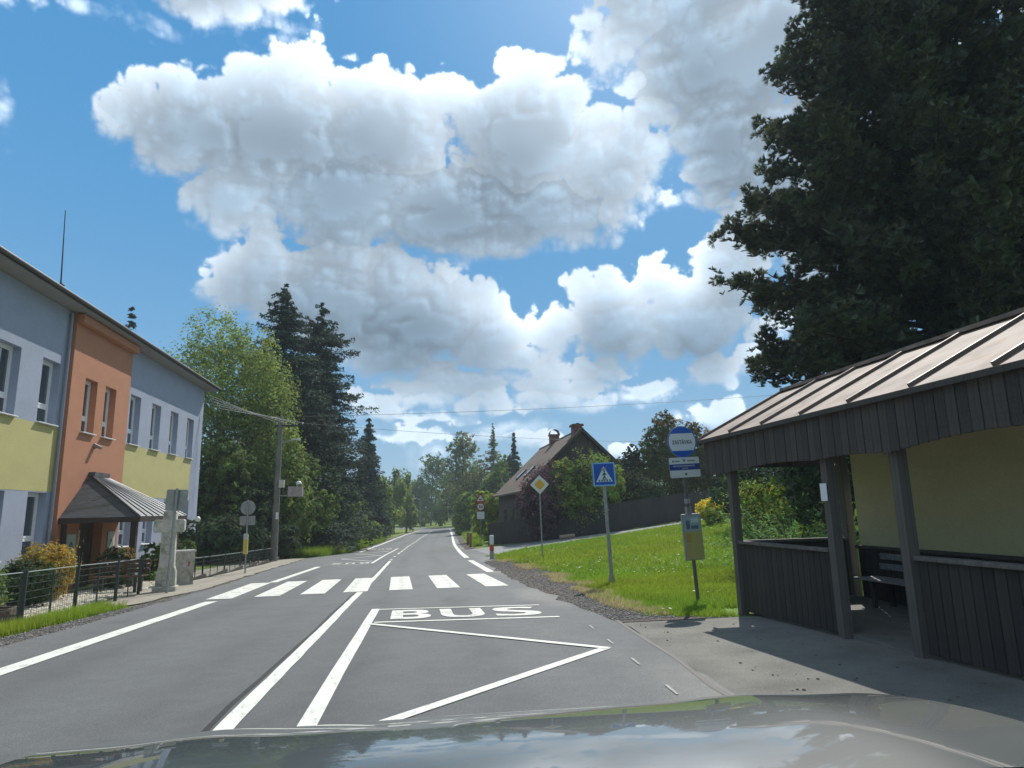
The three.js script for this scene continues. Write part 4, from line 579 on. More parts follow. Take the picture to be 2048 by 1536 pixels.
conifer('far_conifer', 'slim larch rising behind the bright green tree', 16.2, 132, 19.6, 6.0, LM.grey, { seed: 91, levels: 44, size: 0.30, boughs: 8, twigs: 3, ragged: 0.9 });
conifer('far_conifer', 'small dark spruce standing left of the timber house roof', 17.0, 110, 15.2, 5.4, LM.blueSpruce, { seed: 92, levels: 36, size: 0.30, ragged: 0.8 });
for (const [k, [x, d, w, h, c]] of [[2.8, 168, 4, 4, 'fresh'], [-1.5, 170, 5, 3.6, 'mid'], [6.6, 160, 4, 5, 'mid'], [9.5, 118, 5, 3.4, 'mid'], [9.3, 84, 4, 3.0, 'fresh'], [7.2, 65, 3.0, 5.0, 'lime'], [12.5, 176, 7, 6, 'mid']].entries())
  bush('bend_bush', ['fresh green bush in line with the road beyond the bend', 'low wide bush on the outside of the bend', 'bush where the bend begins', 'bush on the right below the tall grey-green tree', 'fresh green bush on the right bank', 'lime green bush at the corner of the dark plank fence', 'wide bush below the trees beyond the bend'][k], x, d, w, h, 3600, 0.2, LM[c], { seed: 100 + k, per: 14 });
{ // the wood that closes the view behind everything: one uncounted mass
  const r = RNG(500), bl = []; for (let k = 0; k < 150; k++) { const a = (-62 + 124 * (k + r()) / 150) * Math.PI / 180, R = 200 + 60 * r(), h = 8 + 8 * r(); bl.push([Math.sin(a) * R, -2.1 + h * 0.55, Math.cos(a) * R, 5 + 3 * r(), h * 0.6]); }
  const m = new THREE.Mesh(leafCloud(501, bl, 60000, 0.7, { per: 12, clump: 0.3 }), LM.mid); m.name = 'distant_wood'; m.castShadow = m.receiveShadow = true; stuff(tag(m, 'distant dark green wood closing the view behind the trees', 'wood')); scene.add(m);
}
// --- right: by the timber house and behind the shelter
bush('garden_shrub', 'dark purple-leaved shrub in front of the timber house', 8.9, 44.4, 3.6, 5.1, 10000, 0.085, LM.purple, { seed: 120, per: 18 });
bush('garden_shrub', 'tall light green shrub behind the dark plank fence', 12.0, 44.2, 5.0, 5.5, 16000, 0.085, LM.fresh, { seed: 121, per: 20, warm: 0.6 });
bush('garden_shrub', 'dark green shrub between the light shrub and the golden thujas', 15.4, 45.0, 3.6, 3.8, 7000, 0.09, LM.deep, { seed: 122, per: 18 });
for (const [k, [x, d, w, h, c, l]] of [[19.6, 50, 4.2, 8.4, 'thuja', 'tallest golden-tipped thuja behind the dark plank fence'], [17.2, 51, 3.0, 6.2, 'deep', 'dark green thuja left of the tallest golden one'], [22.3, 50.5, 3.6, 7.4, 'thuja', 'golden-tipped thuja behind the round bus stop sign'], [25.2, 49, 4, 4.8, 'deep', 'dark conifer seen past the far corner of the bus shelter'], [28.5, 47, 4, 6, 'deep', 'dark conifer hidden behind the bus shelter']].entries()) {
  const t = bush('thuja', l, x, d, w, h, 26000, 0.085, LM[c], { seed: 130 + k, per: 22, inner: 0.5, category: 'tree', blobs: [[0, h * 0.36, 0, w * 0.5, h * 0.4], [0, h * 0.62, 0, w * 0.36, h * 0.30], [w * 0.1, h * 0.85, 0, w * 0.18, h * 0.16], [-w * 0.22, h * 0.66, 0.2, w * 0.2, h * 0.2], [w * 0.24, h * 0.62, -0.3, w * 0.2, h * 0.22]], clump: 0.2 });
  if (c === 'thuja') part(t, 'golden_tips', leafCloud(140 + k, [[w * 0.22, h * 0.72, -0.4, w * 0.28, h * 0.22], [0, h * 0.9, -0.2, w * 0.16, h * 0.1]], 3000, 0.07, { per: 14, inner: 0.8 }), LM.rust);
}
{
  const t = bush('globe_bush', 'round golden-topped bush on the lawn behind the bus stop sign', 15.0, 32, 1.5, 1.25, 3000, 0.05, LM.juniper, { seed: 150, per: 18, smooth: true });
  part(t, 'golden_tips', leafCloud(151, [[0, 0.80, 0.1, 0.76, 0.50]], 4600, 0.05, { per: 16, inner: 0.86, clump: 0.16 }), LM.gold);
}
{ // feathery juniper behind the shelter: arching sprays
  const x = 9.0, d = 15.0, y0 = land(x, d), t = thing('feathery_juniper', 'feathery bright green juniper seen through the bus shelter', 'bush', [x, y0, d]), r = RNG(160), out = [], st = new MB();
  for (let k = 0; k < 190; k++) { const a = r() * 6.28, L = 0.9 + 1.1 * r(), up = 0.45 + 0.95 * r(), tone = 0.7 + 0.7 * r(), ca = Math.cos(a), sa = Math.sin(a); st.tube([0, 0, 0], [ca * L * 0.7, up * L * 0.75, sa * L * 0.7], 0.012, 0.004, 4, false);
    for (let s = 0; s < 46; s++) { const f = 0.25 + 0.75 * r(), w = 0.22 * (1 - f) + 0.04, side = (r() - 0.5) * 2 * w; out.push([ca * L * f * 1.1 - sa * side, up * L * f - 0.38 * L * f * f + (r() - 0.5) * 0.08, sa * L * f * 1.1 + ca * side, (r() - 0.5), 0.6 + r(), (r() - 0.5), 0.045 * (0.7 + 0.8 * r()), r() * 6.28, tone * (0.85 + 0.3 * r()), (r() - 0.5) * 0.3, 0.4]); } }
  part(t, 'stems', st.geo(), barkMat); part(t, 'foliage', leafGeo(out), LM.juniper);
}
bush('garden_shrub', 'yellow-green shrub behind the feathery juniper', 12.2, 22, 1.9, 2.3, 5000, 0.06, LM.lime, { seed: 165, per: 20 });
bush('garden_shrub', 'dark yew behind the bus shelter', 13.2, 19.5, 2.6, 3.4, 5200, 0.08, LM.deep, { seed: 166, per: 20 });
bush('garden_shrub', 'dark evergreen shrub filling the far corner of the bus shelter view', 14.5, 25, 4.5, 3.6, 5200, 0.10, LM.deep, { seed: 167, per: 20 });
// --- the great pine behind the shelter: tufts of needles on whorled boughs
{
  const x = 18.4, d = 20, y0 = land(x, d), t = thing('pine_tree', 'huge dark pine towering behind the bus shelter', 'tree', [x, y0, d]), r = RNG(170), tr = new MB(), H = 25;
  tr.tube([0, -0.5, 0], [0, H * 0.5, 0], 0.45, 0.28, 12, false).tube([0, H * 0.5, 0], [0, H, 0], 0.28, 0.03, 10, false);
  const R = table([[2.5, 5.4], [4, 7.2], [6, 7.9], [8, 7.8], [11, 6.9], [14, 5.7], [18, 4.4], [21, 3.2], [25, 0.4]]), q = new THREE.Quaternion(), mats = [], cols = [], E = new THREE.Euler();
  for (let y = 2.6; y < 25; y += 0.52) {
    const n = Math.round(lerp(10, 5, y / 25)), a0 = r() * 6.28;
    for (let b = 0; b < n; b++) {
      const a = a0 + b / n * 6.28 + (r() - 0.5) * 0.4, L = R(y) * (0.72 + 0.27 * r()), ca = Math.cos(a), sa = Math.sin(a), rise = 0.04 + 0.40 * r(), tip = [ca * L, y + rise * L, sa * L];
      tr.tube([0, y, 0], tip, 0.02 + 0.010 * L, 0.012, 5, false);
      for (let s = 0, m = Math.round(4 + L * 2.1); s < m; s++) {
        const f = 0.26 + 0.74 * (s + r()) / m, sp = 0.28 + 0.5 * (1 - f), cx = tip[0] * f + (r() - 0.5) * sp * 2, cz = tip[2] * f + (r() - 0.5) * sp * 2, cy = y + rise * L * f + (r() - 0.35) * 0.6, tone = 0.7 + 0.6 * r();
        for (let k = 0; k < 10; k++) { E.set((r() - 0.5) * 1.5, r() * 6.28, (r() - 0.5) * 1.5); q.setFromEuler(E); const sc = 0.75 + 0.6 * r(); mats.push(new THREE.Matrix4().compose(new THREE.Vector3(cx + (r() - 0.5) * 0.62, cy + (r() - 0.4) * 0.62, cz + (r() - 0.5) * 0.62), q.clone(), new THREE.Vector3(sc, sc, sc))); const tt = tone * (0.85 + 0.3 * r()); cols.push([tt * (0.95 + 0.25 * r()), tt, tt * 0.9]); }
      }
    }
  }
  part(t, 'trunk', tr.geo(), barkMat);
  const nd = []; for (let k = 0; k < 30; k++) { const a = k * 2.4, e = -0.1 + 1.5 * ((k * 0.618) % 1), cx = Math.cos(a) * Math.cos(e), cy = Math.sin(e), cz = Math.sin(a) * Math.cos(e), D = new THREE.Vector3(cx, cy, cz), S = new THREE.Vector3(0.3, 0.5 + 0.3 * Math.sin(k), 0.8).cross(D).normalize(); const U = Math.abs(S.y) > 0.9 ? new THREE.Vector3(0, -S.z, S.y).normalize() : new THREE.Vector3(S.z, 0, -S.x).normalize(), V2 = S.clone().cross(U); nd.push([cx * 0.115, cy * 0.115, cz * 0.115, S.x, S.y, S.z, 0.115, Math.atan2(-D.dot(U), D.dot(V2)), 1, 0, 0.085]); }
  const tuft = leafGeo(nd); const im = new THREE.InstancedMesh(tuft, LM.pine, mats.length); mats.forEach((m, k) => { im.setMatrixAt(k, m); im.setColorAt(k, new THREE.Color().setRGB(...cols[k])); }); im.name = 'crown'; im.castShadow = im.receiveShadow = true; stuff(im); t.add(im); console.log('pine tufts', mats.length);
}

// ---------------------------------------------------------------- timber house and plank fence on the right
{
  const house = thing('timber_house', 'brown timber house with a steep tiled roof and two chimneys', 'house', [0, 0, 0]);
  const tile = mat(lin(0.22, 0.155, 0.115), { map: T.lichen, per: 2.3, bump: texture(256, grey((u, v) => { const row = v * 12, f = row % 1, o = Math.floor(row) % 2 * 0.5, c = (u * 10 + o) % 1; return 0.3 + 0.6 * f + 0.1 * Math.sin(c * 6.28); })), bumpPer: 3.4, bumpScale: 0.05, roughness: 0.85 });
  const boards = mat(lin(0.135, 0.102, 0.102), { map: T.grain, per: [0.9, 2.2], bump: BUMP.wood, bumpPer: 1.1, bumpScale: 0.01 }), trim = mat(lin(0.11, 0.085, 0.07), { map: T.grain, per: 0.8 });
  const d0 = 46, d1 = 62, xl = 7.5, xr = 16.7, rx = 12.1, ye = 2.52, yr = 6.92, th = 0.14, base = -1.6;
  const wl = xl + 0.6, wr = xr - 0.6, w0 = d0 + 0.45, w1 = d1 - 0.45, slope = (yr - ye) / (rx - xl), yw = ye + (wl - xl) * slope - 0.05;
  part(house, 'wall', new MB().box(wl, (base + yw) / 2, -(w0 + w1) / 2, 0.25, yw - base, w1 - w0).geo(), boards); part(house, 'wall', new MB().box(wr, (base + yw) / 2, -(w0 + w1) / 2, 0.25, yw - base, w1 - w0).geo(), boards);
  for (const d of [w0, w1]) {
    const g = new MB(), z = -d, f = d === w0 ? 1 : -1, q = [[wl, base, z + 0.12 * f], [wr, base, z + 0.12 * f], [wr, yw, z + 0.12 * f], [rx, yr - 0.16, z + 0.12 * f], [wl, yw, z + 0.12 * f]];
    g.quad(q[0], q[1], q[2], q[4]); g.tri(q[4], q[2], q[3]); part(house, 'gable_wall', g.geo(), boards);
    if (d === w0) { const bb = new MB(); for (let x = wl + 0.2; x < wr; x += 0.42) { const h = (x < rx ? yw + (x - wl) * slope : yw + (wr - x) * slope) - 0.12; bb.box(x, (base + h) / 2, z + 0.135, 0.06, h - base, 0.03); } part(house, 'cover_strips', bb.geo(), boards); }
  }
  const R = new MB(); for (const [xa, s] of [[xl, 1], [xr, -1]]) { const A = [xa, ye, -d0], B = [xa, ye, -d1], C = [rx, yr, -d1], D = [rx, yr, -d0], up = (p) => [p[0], p[1] + th, p[2]]; if (s > 0) { R.quad(up(A), up(B), up(C), up(D)); R.quad(B, A, D, C); R.quad(A, B, up(B), up(A)); R.quad(A, up(A), up(D), D); } else { R.quad(up(B), up(A), up(D), up(C)); R.quad(A, B, C, D); R.quad(B, A, up(A), up(B)); R.quad(up(A), A, D, up(D)); } }
  const roof = part(house, 'roof', R.geo(), tile);
  for (const s of [-1, 1]) { const L = Math.hypot(rx - xl, yr - ye), ang = s * -Math.atan2(yr - ye, rx - xl); part(roof, 'barge_board', new MB().box(rx + s * (xr - rx) / 2, (ye + yr) / 2 + 0.05, -d0 + 0.03, L, 0.2, 0.05, 0, 0, ang).geo(), trim); }
  part(roof, 'ridge_tiles', new MB().tube([rx, yr + 0.08, -d0 + 0.05], [rx, yr + 0.08, -d1], 0.12, 0.12, 8).geo(), tile);
  const brick = mat(lin(0.30, 0.13, 0.10), { map: T.cloudy, per: 0.8, bump: BUMP.lumpy, bumpPer: 0.5, bumpScale: 0.01 });
  const ch1 = part(house, 'chimney', new MB().box(rx, 7.05, -55.5, 0.75, 1.1, 0.75).box(rx, 7.62, -55.5, 0.88, 0.1, 0.88).geo(), brick); { const cw = new MB(); for (let k = 0; k < 8; k++) { const a = k / 8 * Math.PI, b = (k + 1) / 8 * Math.PI; cw.quad([rx - 0.42 * Math.cos(a), 7.68 + 0.42 * Math.sin(a), -55.1], [rx - 0.42 * Math.cos(b), 7.68 + 0.42 * Math.sin(b), -55.1], [rx - 0.42 * Math.cos(b), 7.68 + 0.42 * Math.sin(b), -55.9], [rx - 0.42 * Math.cos(a), 7.68 + 0.42 * Math.sin(a), -55.9]); } part(ch1, 'curved_cowl', cw.geo(), darkMetal); }
  const ch2 = part(house, 'chimney', new MB().box(rx + 0.0, 7.0, -47.6, 0.62, 0.75, 0.9).box(rx, 7.42, -47.6, 0.86, 0.1, 1.1).geo(), brick); part(ch2, 'chimney_cap', new MB().box(rx, 7.5, -47.6, 0.8, 0.05, 1.0).box(rx + 0.1, 7.56, -47.6, 0.2, 0.14, 0.2).geo(), darkMetal);
  for (const [k, t] of [[51.5, 0.36], [55.5, 0.36]]) { const x = lerp(xl, rx, t), y = lerp(ye, yr, t) + th + 0.06, an = Math.atan2(yr - ye, rx - xl); const w = part(roof, 'roof_window', new MB().box(x, y, -k, 1.15, 0.1, 0.8, 0, 0, an).geo(), darkMetal); part(w, 'pane', new MB().box(x - 0.035, y + 0.055, -k, 1.0, 0.02, 0.66, 0, 0, an).geo(), glass); }
  for (const d of [49, 53, 57]) { const w = part(house, 'window', new MB().box(wl - 0.14, 0.9, -d, 0.06, 1.2, 1.0).geo(), mat.cream ??= mat(lin(0.07, 0.06, 0.055), { roughness: 0.6 })); part(w, 'pane', new MB().box(wl - 0.165, 0.9, -d, 0.03, 1.0, 0.8).geo(), glass); }
}
{
  const pts = [[5.9, 51.5], [7.3, 46.2], [9.6, 43.6], [13.3, 42.1], [19.4, 42.4], [31, 42.8]], f = thing('plank_fence', 'long dark brown plank fence along the side lane', 'fence', [0, 0, 0]), wood = mat(lin(0.085, 0.074, 0.076), { map: T.grain, per: [0.6, 1.8], bump: BUMP.wood, bumpPer: 0.7, bumpScale: 0.005 }), hs = table([[5.9, 1.55], [8, 1.6], [13, 1.75], [31, 1.75]]);
  let kk = 0;
  for (let s = 0; s + 1 < pts.length; s++) {
    const [x0, a] = pts[s], [x1, b] = pts[s + 1], L = Math.hypot(x1 - x0, b - a), n = Math.round(L / 2.4), ry = Math.atan2(b - a, x1 - x0);
    for (let k = 0; k < n; k++) {
      const m = new MB(); for (let j = 0; j < 16; j++, kk++) { const t = (k + (j + 0.5) / 16) / n, x = lerp(x0, x1, t), d = lerp(a, b, t), y = land(x, d) + 0.05, h = hs(x) + 0.03 * (hash3(kk, 4, 9) - 0.5); m.box(x, y + h / 2, -d, L / n / 16 - 0.008, h, 0.025, ry); }
      part(f, 'plank_panel', m.geo(), wood); const t = k / n, x = lerp(x0, x1, t), d = lerp(a, b, t) + 0.06; part(f, 'post', new MB().box(x, land(x, d) + hs(x) / 2 - 0.1, -d, 0.12, hs(x) + 0.25, 0.1, ry).geo(), wood);
    }
  }
  const lg = tag(new THREE.Mesh(new MB().tube([9.3, land(9.3, 41.8) + 0.16, -41.9], [10.15, land(10.15, 41.6) + 0.16, -41.5], 0.14, 0.13, 10).geo(), mat(lin(0.55, 0.42, 0.26), { map: T.grain, per: 0.6 })), 'pale peeled log lying at the foot of the plank fence', 'log'); lg.name = numbered('log'); lg.castShadow = lg.receiveShadow = true; scene.add(lg);
}

// ---------------------------------------------------------------- road signs
const face = (w, h, draw, px = 256) => { const m = mat(lin(1, 1, 1), { roughness: 0.35 }); m.map = canvasTexture(px, Math.round(px * h / w), draw); return m; };
function plate(parent, name, y, w, h, mFace, back = signBack, zf = 0.035, r = 0.03, shape) {     // a metal plate facing the traffic (towards +z), print on its front
  const s = shape ?? new THREE.Shape(); if (!shape) { const a = w / 2, b = h / 2; s.moveTo(-a + r, -b); s.lineTo(a - r, -b); s.quadraticCurveTo(a, -b, a, -b + r); s.lineTo(a, b - r); s.quadraticCurveTo(a, b, a - r, b); s.lineTo(-a + r, b); s.quadraticCurveTo(-a, b, -a, b - r); s.lineTo(-a, -b + r); s.quadraticCurveTo(-a, -b, -a + r, -b); }
  const g = new THREE.ExtrudeGeometry(s, { depth: 0.012, bevelEnabled: false, curveSegments: 20 }); g.translate(0, y, zf); const p = part(parent, name, g, back);
  if (mFace) { const f = new THREE.ShapeGeometry(s, 20), q = f.attributes.position, uv = f.attributes.uv; for (let k = 0; k < q.count; k++) uv.setXY(k, q.getX(k) / w + 0.5, q.getY(k) / h + 0.5); f.translate(0, y, zf + 0.016); part(p, 'print', f, mFace); }
  return p;
}
const disc = (r) => { const s = new THREE.Shape(); s.absarc(0, 0, r, 0, Math.PI * 2); return s; };
const pole = (t, h, r = 0.03, m = steel) => part(t, 'pole', new MB().tube([0, -0.3, 0], [0, h, 0], r, r, 12).geo(), m);
function signThing(name, label, x, d, turn = 0, lean = 0, group) { const t = thing(name, label, 'sign', [x, land(x, d), d], turn, group); t.rotation.z = lean; return t; }
const crossingPrint = face(1, 1, (c, w) => { const k = w / 256; c.scale(k, k); c.fillStyle = '#7fb0dd'; c.fillRect(0, 0, 256, 256); c.fillStyle = '#0d4fae'; c.fillRect(15, 15, 226, 226); c.fillStyle = '#c4d4de'; c.beginPath(); c.moveTo(128, 42); c.lineTo(222, 210); c.lineTo(34, 210); c.closePath(); c.fill(); c.fillStyle = '#11161c'; c.beginPath(); c.arc(131, 96, 9, 0, 7); c.fill(); c.lineWidth = 11; c.strokeStyle = '#11161c'; c.lineCap = 'round'; for (const l of [[[130, 110], [128, 150]], [[128, 116], [112, 138]], [[132, 116], [148, 134]], [[128, 150], [112, 184]], [[129, 150], [146, 182]]]) { c.beginPath(); c.moveTo(...l[0]); c.lineTo(...l[1]); c.stroke(); } c.fillStyle = '#23282c'; for (const x of [62, 92, 122, 152, 182]) c.fillRect(x, 188, 15, 18); }, 512);
{ const t = signThing('crossing_sign', 'blue pedestrian crossing sign on a grey pole on the lawn', 4.72, 15.75, 0, 0.035); pole(t, 2.78, 0.045); part(t, 'pole_foot', new MB().tube([0, -0.02, 0], [0, 0.22, 0], 0.10, 0.055, 12).geo(), steel); plate(t, 'plate', 2.58, 0.57, 0.57, crossingPrint, signBack, 0.05); part(t, 'clamp', new MB().box(0, 2.45, 0.02, 0.12, 0.05, 0.11).box(0, 2.7, 0.02, 0.12, 0.05, 0.11).geo(), steel); }
{ const t = signThing('crossing_sign', 'pedestrian crossing sign seen from behind before the stone cross', -6.05, 18.3, Math.PI, 0.03); pole(t, 2.62, 0.032, signBack); plate(t, 'plate', 2.32, 0.52, 0.54, crossingPrint, signBack, 0.04, 0.05); part(t, 'bracket', new MB().box(0, 2.36, 0.03, 0.13, 0.32, 0.02).box(0, 2.54, 0.034, 0.16, 0.03, 0.03).geo(), mat(lin(0.20, 0.21, 0.21), { metalness: 0.4, roughness: 0.5 })); }
// bus stop
const stopPrint = face(1, 1, (c, w) => { const k = w / 256; c.scale(k, k); c.fillStyle = '#2f6fb8'; c.fillRect(0, 0, 256, 256); c.fillStyle = '#0f55b0'; c.beginPath(); c.arc(128, 128, 124, 0, 7); c.fill(); c.fillStyle = '#c9d2d6'; c.fillRect(8, 60, 240, 140); c.strokeStyle = '#2f6fb8'; c.lineWidth = 9; c.beginPath(); c.arc(128, 128, 123, 0, 7); c.stroke(); c.fillStyle = '#1b2126'; c.textAlign = 'center'; c.textBaseline = 'middle'; c.font = 'bold 45px sans-serif'; c.save(); c.translate(128, 131); c.scale(0.82, 1.0); c.fillText('ZASTÁVKA', 0, 0); c.restore(); }, 512);
const namePrint = face(0.64, 0.38, (c, w, h) => { c.fillStyle = '#c9d2d6'; c.fillRect(0, 0, w, h); c.fillStyle = '#27408f'; c.fillRect(0, h * 0.33, w, h * 0.30); c.fillStyle = '#8d97b4'; c.fillRect(w * 0.12, h * 0.39, w * 0.72, h * 0.075); c.fillRect(w * 0.40, h * 0.52, w * 0.2, h * 0.05); c.fillStyle = '#6f7a80'; c.fillRect(w * 0.1, h * 0.14, w * 0.06, h * 0.09); c.fillRect(w * 0.18, h * 0.16, w * 0.17, h * 0.055); c.fillRect(w * 0.60, h * 0.16, w * 0.26, h * 0.055); c.beginPath(); c.moveTo(w * 0.44, h * 0.1); c.lineTo(w * 0.56, h * 0.1); c.lineTo(w * 0.5, h * 0.26); c.fill(); c.fillStyle = '#3c4347'; c.beginPath(); c.arc(w * 0.52, h * 0.84, h * 0.06, 0, 7); c.fill(); }, 512);
const timePrint = face(0.34, 0.76, (c, w, h) => { c.fillStyle = '#a8a06a'; c.fillRect(0, 0, w, h); c.fillStyle = '#8fa3ae'; c.fillRect(0, 0, w, h * 0.37); c.fillStyle = '#51657a'; c.fillRect(w * 0.14, h * 0.12, w * 0.22, h * 0.2); c.fillRect(w * 0.42, h * 0.24, w * 0.44, h * 0.08); c.fillStyle = '#b9c6cd'; c.fillRect(w * 0.45, h * 0.07, w * 0.45, h * 0.1); c.fillStyle = '#a98f52'; c.fillRect(w * 0.08, h * 0.42, w * 0.3, h * 0.2); c.fillStyle = '#a79a55'; for (let y = 0.42; y < 0.96; y += 0.035) c.fillRect(w * 0.46, h * y, w * 0.44, h * 0.014); for (let y = 0.66; y < 0.96; y += 0.035) c.fillRect(w * 0.1, h * y, w * 0.28, h * 0.014); }, 256);
{
  const t = signThing('bus_stop_sign', 'bus stop sign with round blue and white plate beside the shelter', 4.95, 11.4, 0.10, 0.045); pole(t, 3.1, 0.032, mat(lin(0.16, 0.16, 0.155), { map: T.cloudy, per: 0.5, roughness: 0.5, metalness: 0.4 }));
  plate(t, 'round_plate', 2.82, 0.57, 0.57, stopPrint, signBack, 0.04, 0, disc(0.285)); plate(t, 'name_plate', 2.36, 0.60, 0.36, namePrint, signBack, 0.04, 0.04);
  part(t, 'clamp', new MB().tube([0, 1.72, 0], [0, 1.80, 0], 0.05, 0.05, 10).box(0, 1.6, 0.01, 0.09, 0.12, 0.08).geo(), steel);
  const box = part(t, 'timetable_case', new MB().add(rbox(0.37, 0.80, 0.05, 0.012), M4(0.0, 1.14, 0.06)).geo(), signBack); const g = new THREE.PlaneGeometry(0.33, 0.75); g.translate(0, 1.14, 0.089); part(box, 'timetable', g, timePrint);
}
{ // the opposite stop seen from behind
  const t = signThing('bus_stop_sign', 'opposite bus stop sign seen from behind with a yellow timetable', -6.1, 26.6, Math.PI, -0.01); pole(t, 2.72, 0.028, signBack); plate(t, 'round_plate', 2.42, 0.54, 0.54, null, signBack, 0.035, 0, disc(0.27)); plate(t, 'name_plate', 1.94, 0.56, 0.34, null, signBack, 0.035, 0.04);
  part(t, 'bracket', new MB().box(0, 2.4, 0.03, 0.05, 0.46, 0.02).geo(), mat(lin(0.2, 0.21, 0.21), { metalness: 0.3, roughness: 0.5 }));
  const c = part(t, 'timetable_case', new MB().add(rbox(0.16, 0.72, 0.10, 0.012), M4(0, 1.08, -0.09)).geo(), mat(lin(0.60, 0.52, 0.10), { roughness: 0.5 }), 'yellow timetable case'); part(c, 'case_top', new MB().box(0, 1.36, -0.145, 0.15, 0.22, 0.012).geo(), mat(lin(0.45, 0.52, 0.62), { roughness: 0.4 }));
}
{ const t = signThing('priority_sign', 'yellow and white diamond priority road sign at the lane', 5.38, 27.7, 0, 0.015); pole(t, 3.25, 0.032); const dm = (a) => { const s = new THREE.Shape(); s.moveTo(0, -a); s.lineTo(a, 0); s.lineTo(0, a); s.lineTo(-a, 0); s.closePath(); return s; }; plate(t, 'plate', 3.0, 0.8, 0.8, mat(lin(0.72, 0.75, 0.76), { roughness: 0.4 }), signBack, 0.04, 0, dm(0.40)); const g = new THREE.ShapeGeometry(dm(0.235)); g.translate(0, 3.0, 0.062); part(t, 'yellow_field', g, mat(lin(0.75, 0.42, 0.04), { roughness: 0.4 })); }
{
  const t = signThing('speed_limit_sign', 'red warning triangle above a round 30 speed limit and white plate', 5.15, 50.5, 0, 0); pole(t, 3.75, 0.035);
  const tri = new THREE.Shape(); tri.moveTo(-0.42, -0.28); tri.lineTo(0.42, -0.28); tri.lineTo(0, 0.46); tri.closePath();
  plate(t, 'warning_plate', 3.55, 0.84, 0.92, face(0.84, 0.92, (c, w, h) => { c.fillStyle = '#a82a2c'; c.fillRect(0, 0, w, h); const y = (v) => h * (0.5 - v / 0.92), x = (v) => w * (0.5 + v / 0.84); c.fillStyle = '#d3d6d4'; c.beginPath(); c.moveTo(x(-0.27), y(-0.19)); c.lineTo(x(0.27), y(-0.19)); c.lineTo(x(0), y(0.28)); c.fill(); c.fillStyle = '#23262a'; c.fillRect(x(-0.1), y(-0.02), w * 0.14, h * 0.12); c.fillRect(x(0.04), y(0.02), w * 0.05, h * 0.16); }), signBack, 0.04, 0, tri);
  plate(t, 'limit_plate', 2.94, 0.66, 0.66, face(1, 1, (c, w) => { c.fillStyle = '#a82a2c'; c.fillRect(0, 0, w, w); c.fillStyle = '#d3d6d4'; c.beginPath(); c.arc(w / 2, w / 2, w * 0.36, 0, 7); c.fill(); c.fillStyle = '#1d2024'; c.font = 'bold 118px sans-serif'; c.textAlign = 'center'; c.textBaseline = 'middle'; c.fillText('30', w / 2, w / 2 + 6); }), signBack, 0.04, 0, disc(0.33));
  plate(t, 'lower_plate', 2.30, 0.56, 0.54, mat(lin(0.70, 0.72, 0.72), { roughness: 0.5 }), signBack, 0.04, 0.02);
}
{ const t = signThing('far_sign', 'grey back of a road sign standing on the far left verge', -4.75, 62, Math.PI, 0); pole(t, 3.0, 0.035, signBack); plate(t, 'plate', 2.75, 0.8, 1.1, null, mat(lin(0.26, 0.29, 0.30), { roughness: 0.5 }), 0.04); }
function delineator(x, d, label, cols) { const t = thing('marker_post', label, 'post', [x, land(x, d), d]), m = (c) => mat(lin(...c), { roughness: 0.5 }); const seg = [[0, 0.42, cols[0]], [0.42, 0.70, cols[1]], [0.70, 1.12, cols[2]]]; seg.forEach(([a, b, c], k) => part(t, ['lower_body', 'red_band', 'top_body'][k], new MB().add(rbox(0.19 + (k === 1 ? 0.006 : 0), b - a, 0.11 + (k === 1 ? 0.006 : 0), 0.03), M4(0, (a + b) / 2 - 0.03, 0)).geo(), m(c))); return t; }
delineator(3.62, 30.7, 'white marker post with a red band at the lane corner', [[0.34, 0.35, 0.34], [0.50, 0.07, 0.05], [0.72, 0.74, 0.74]]);
delineator(4.5, 52.0, 'rusty orange marker post on the right verge', [[0.30, 0.14, 0.07], [0.42, 0.16, 0.08], [0.26, 0.13, 0.08]]);
delineator(4.75, 57.5, 'weathered red marker post before the speed limit sign', [[0.22, 0.12, 0.09], [0.36, 0.08, 0.06], [0.40, 0.22, 0.17]]);

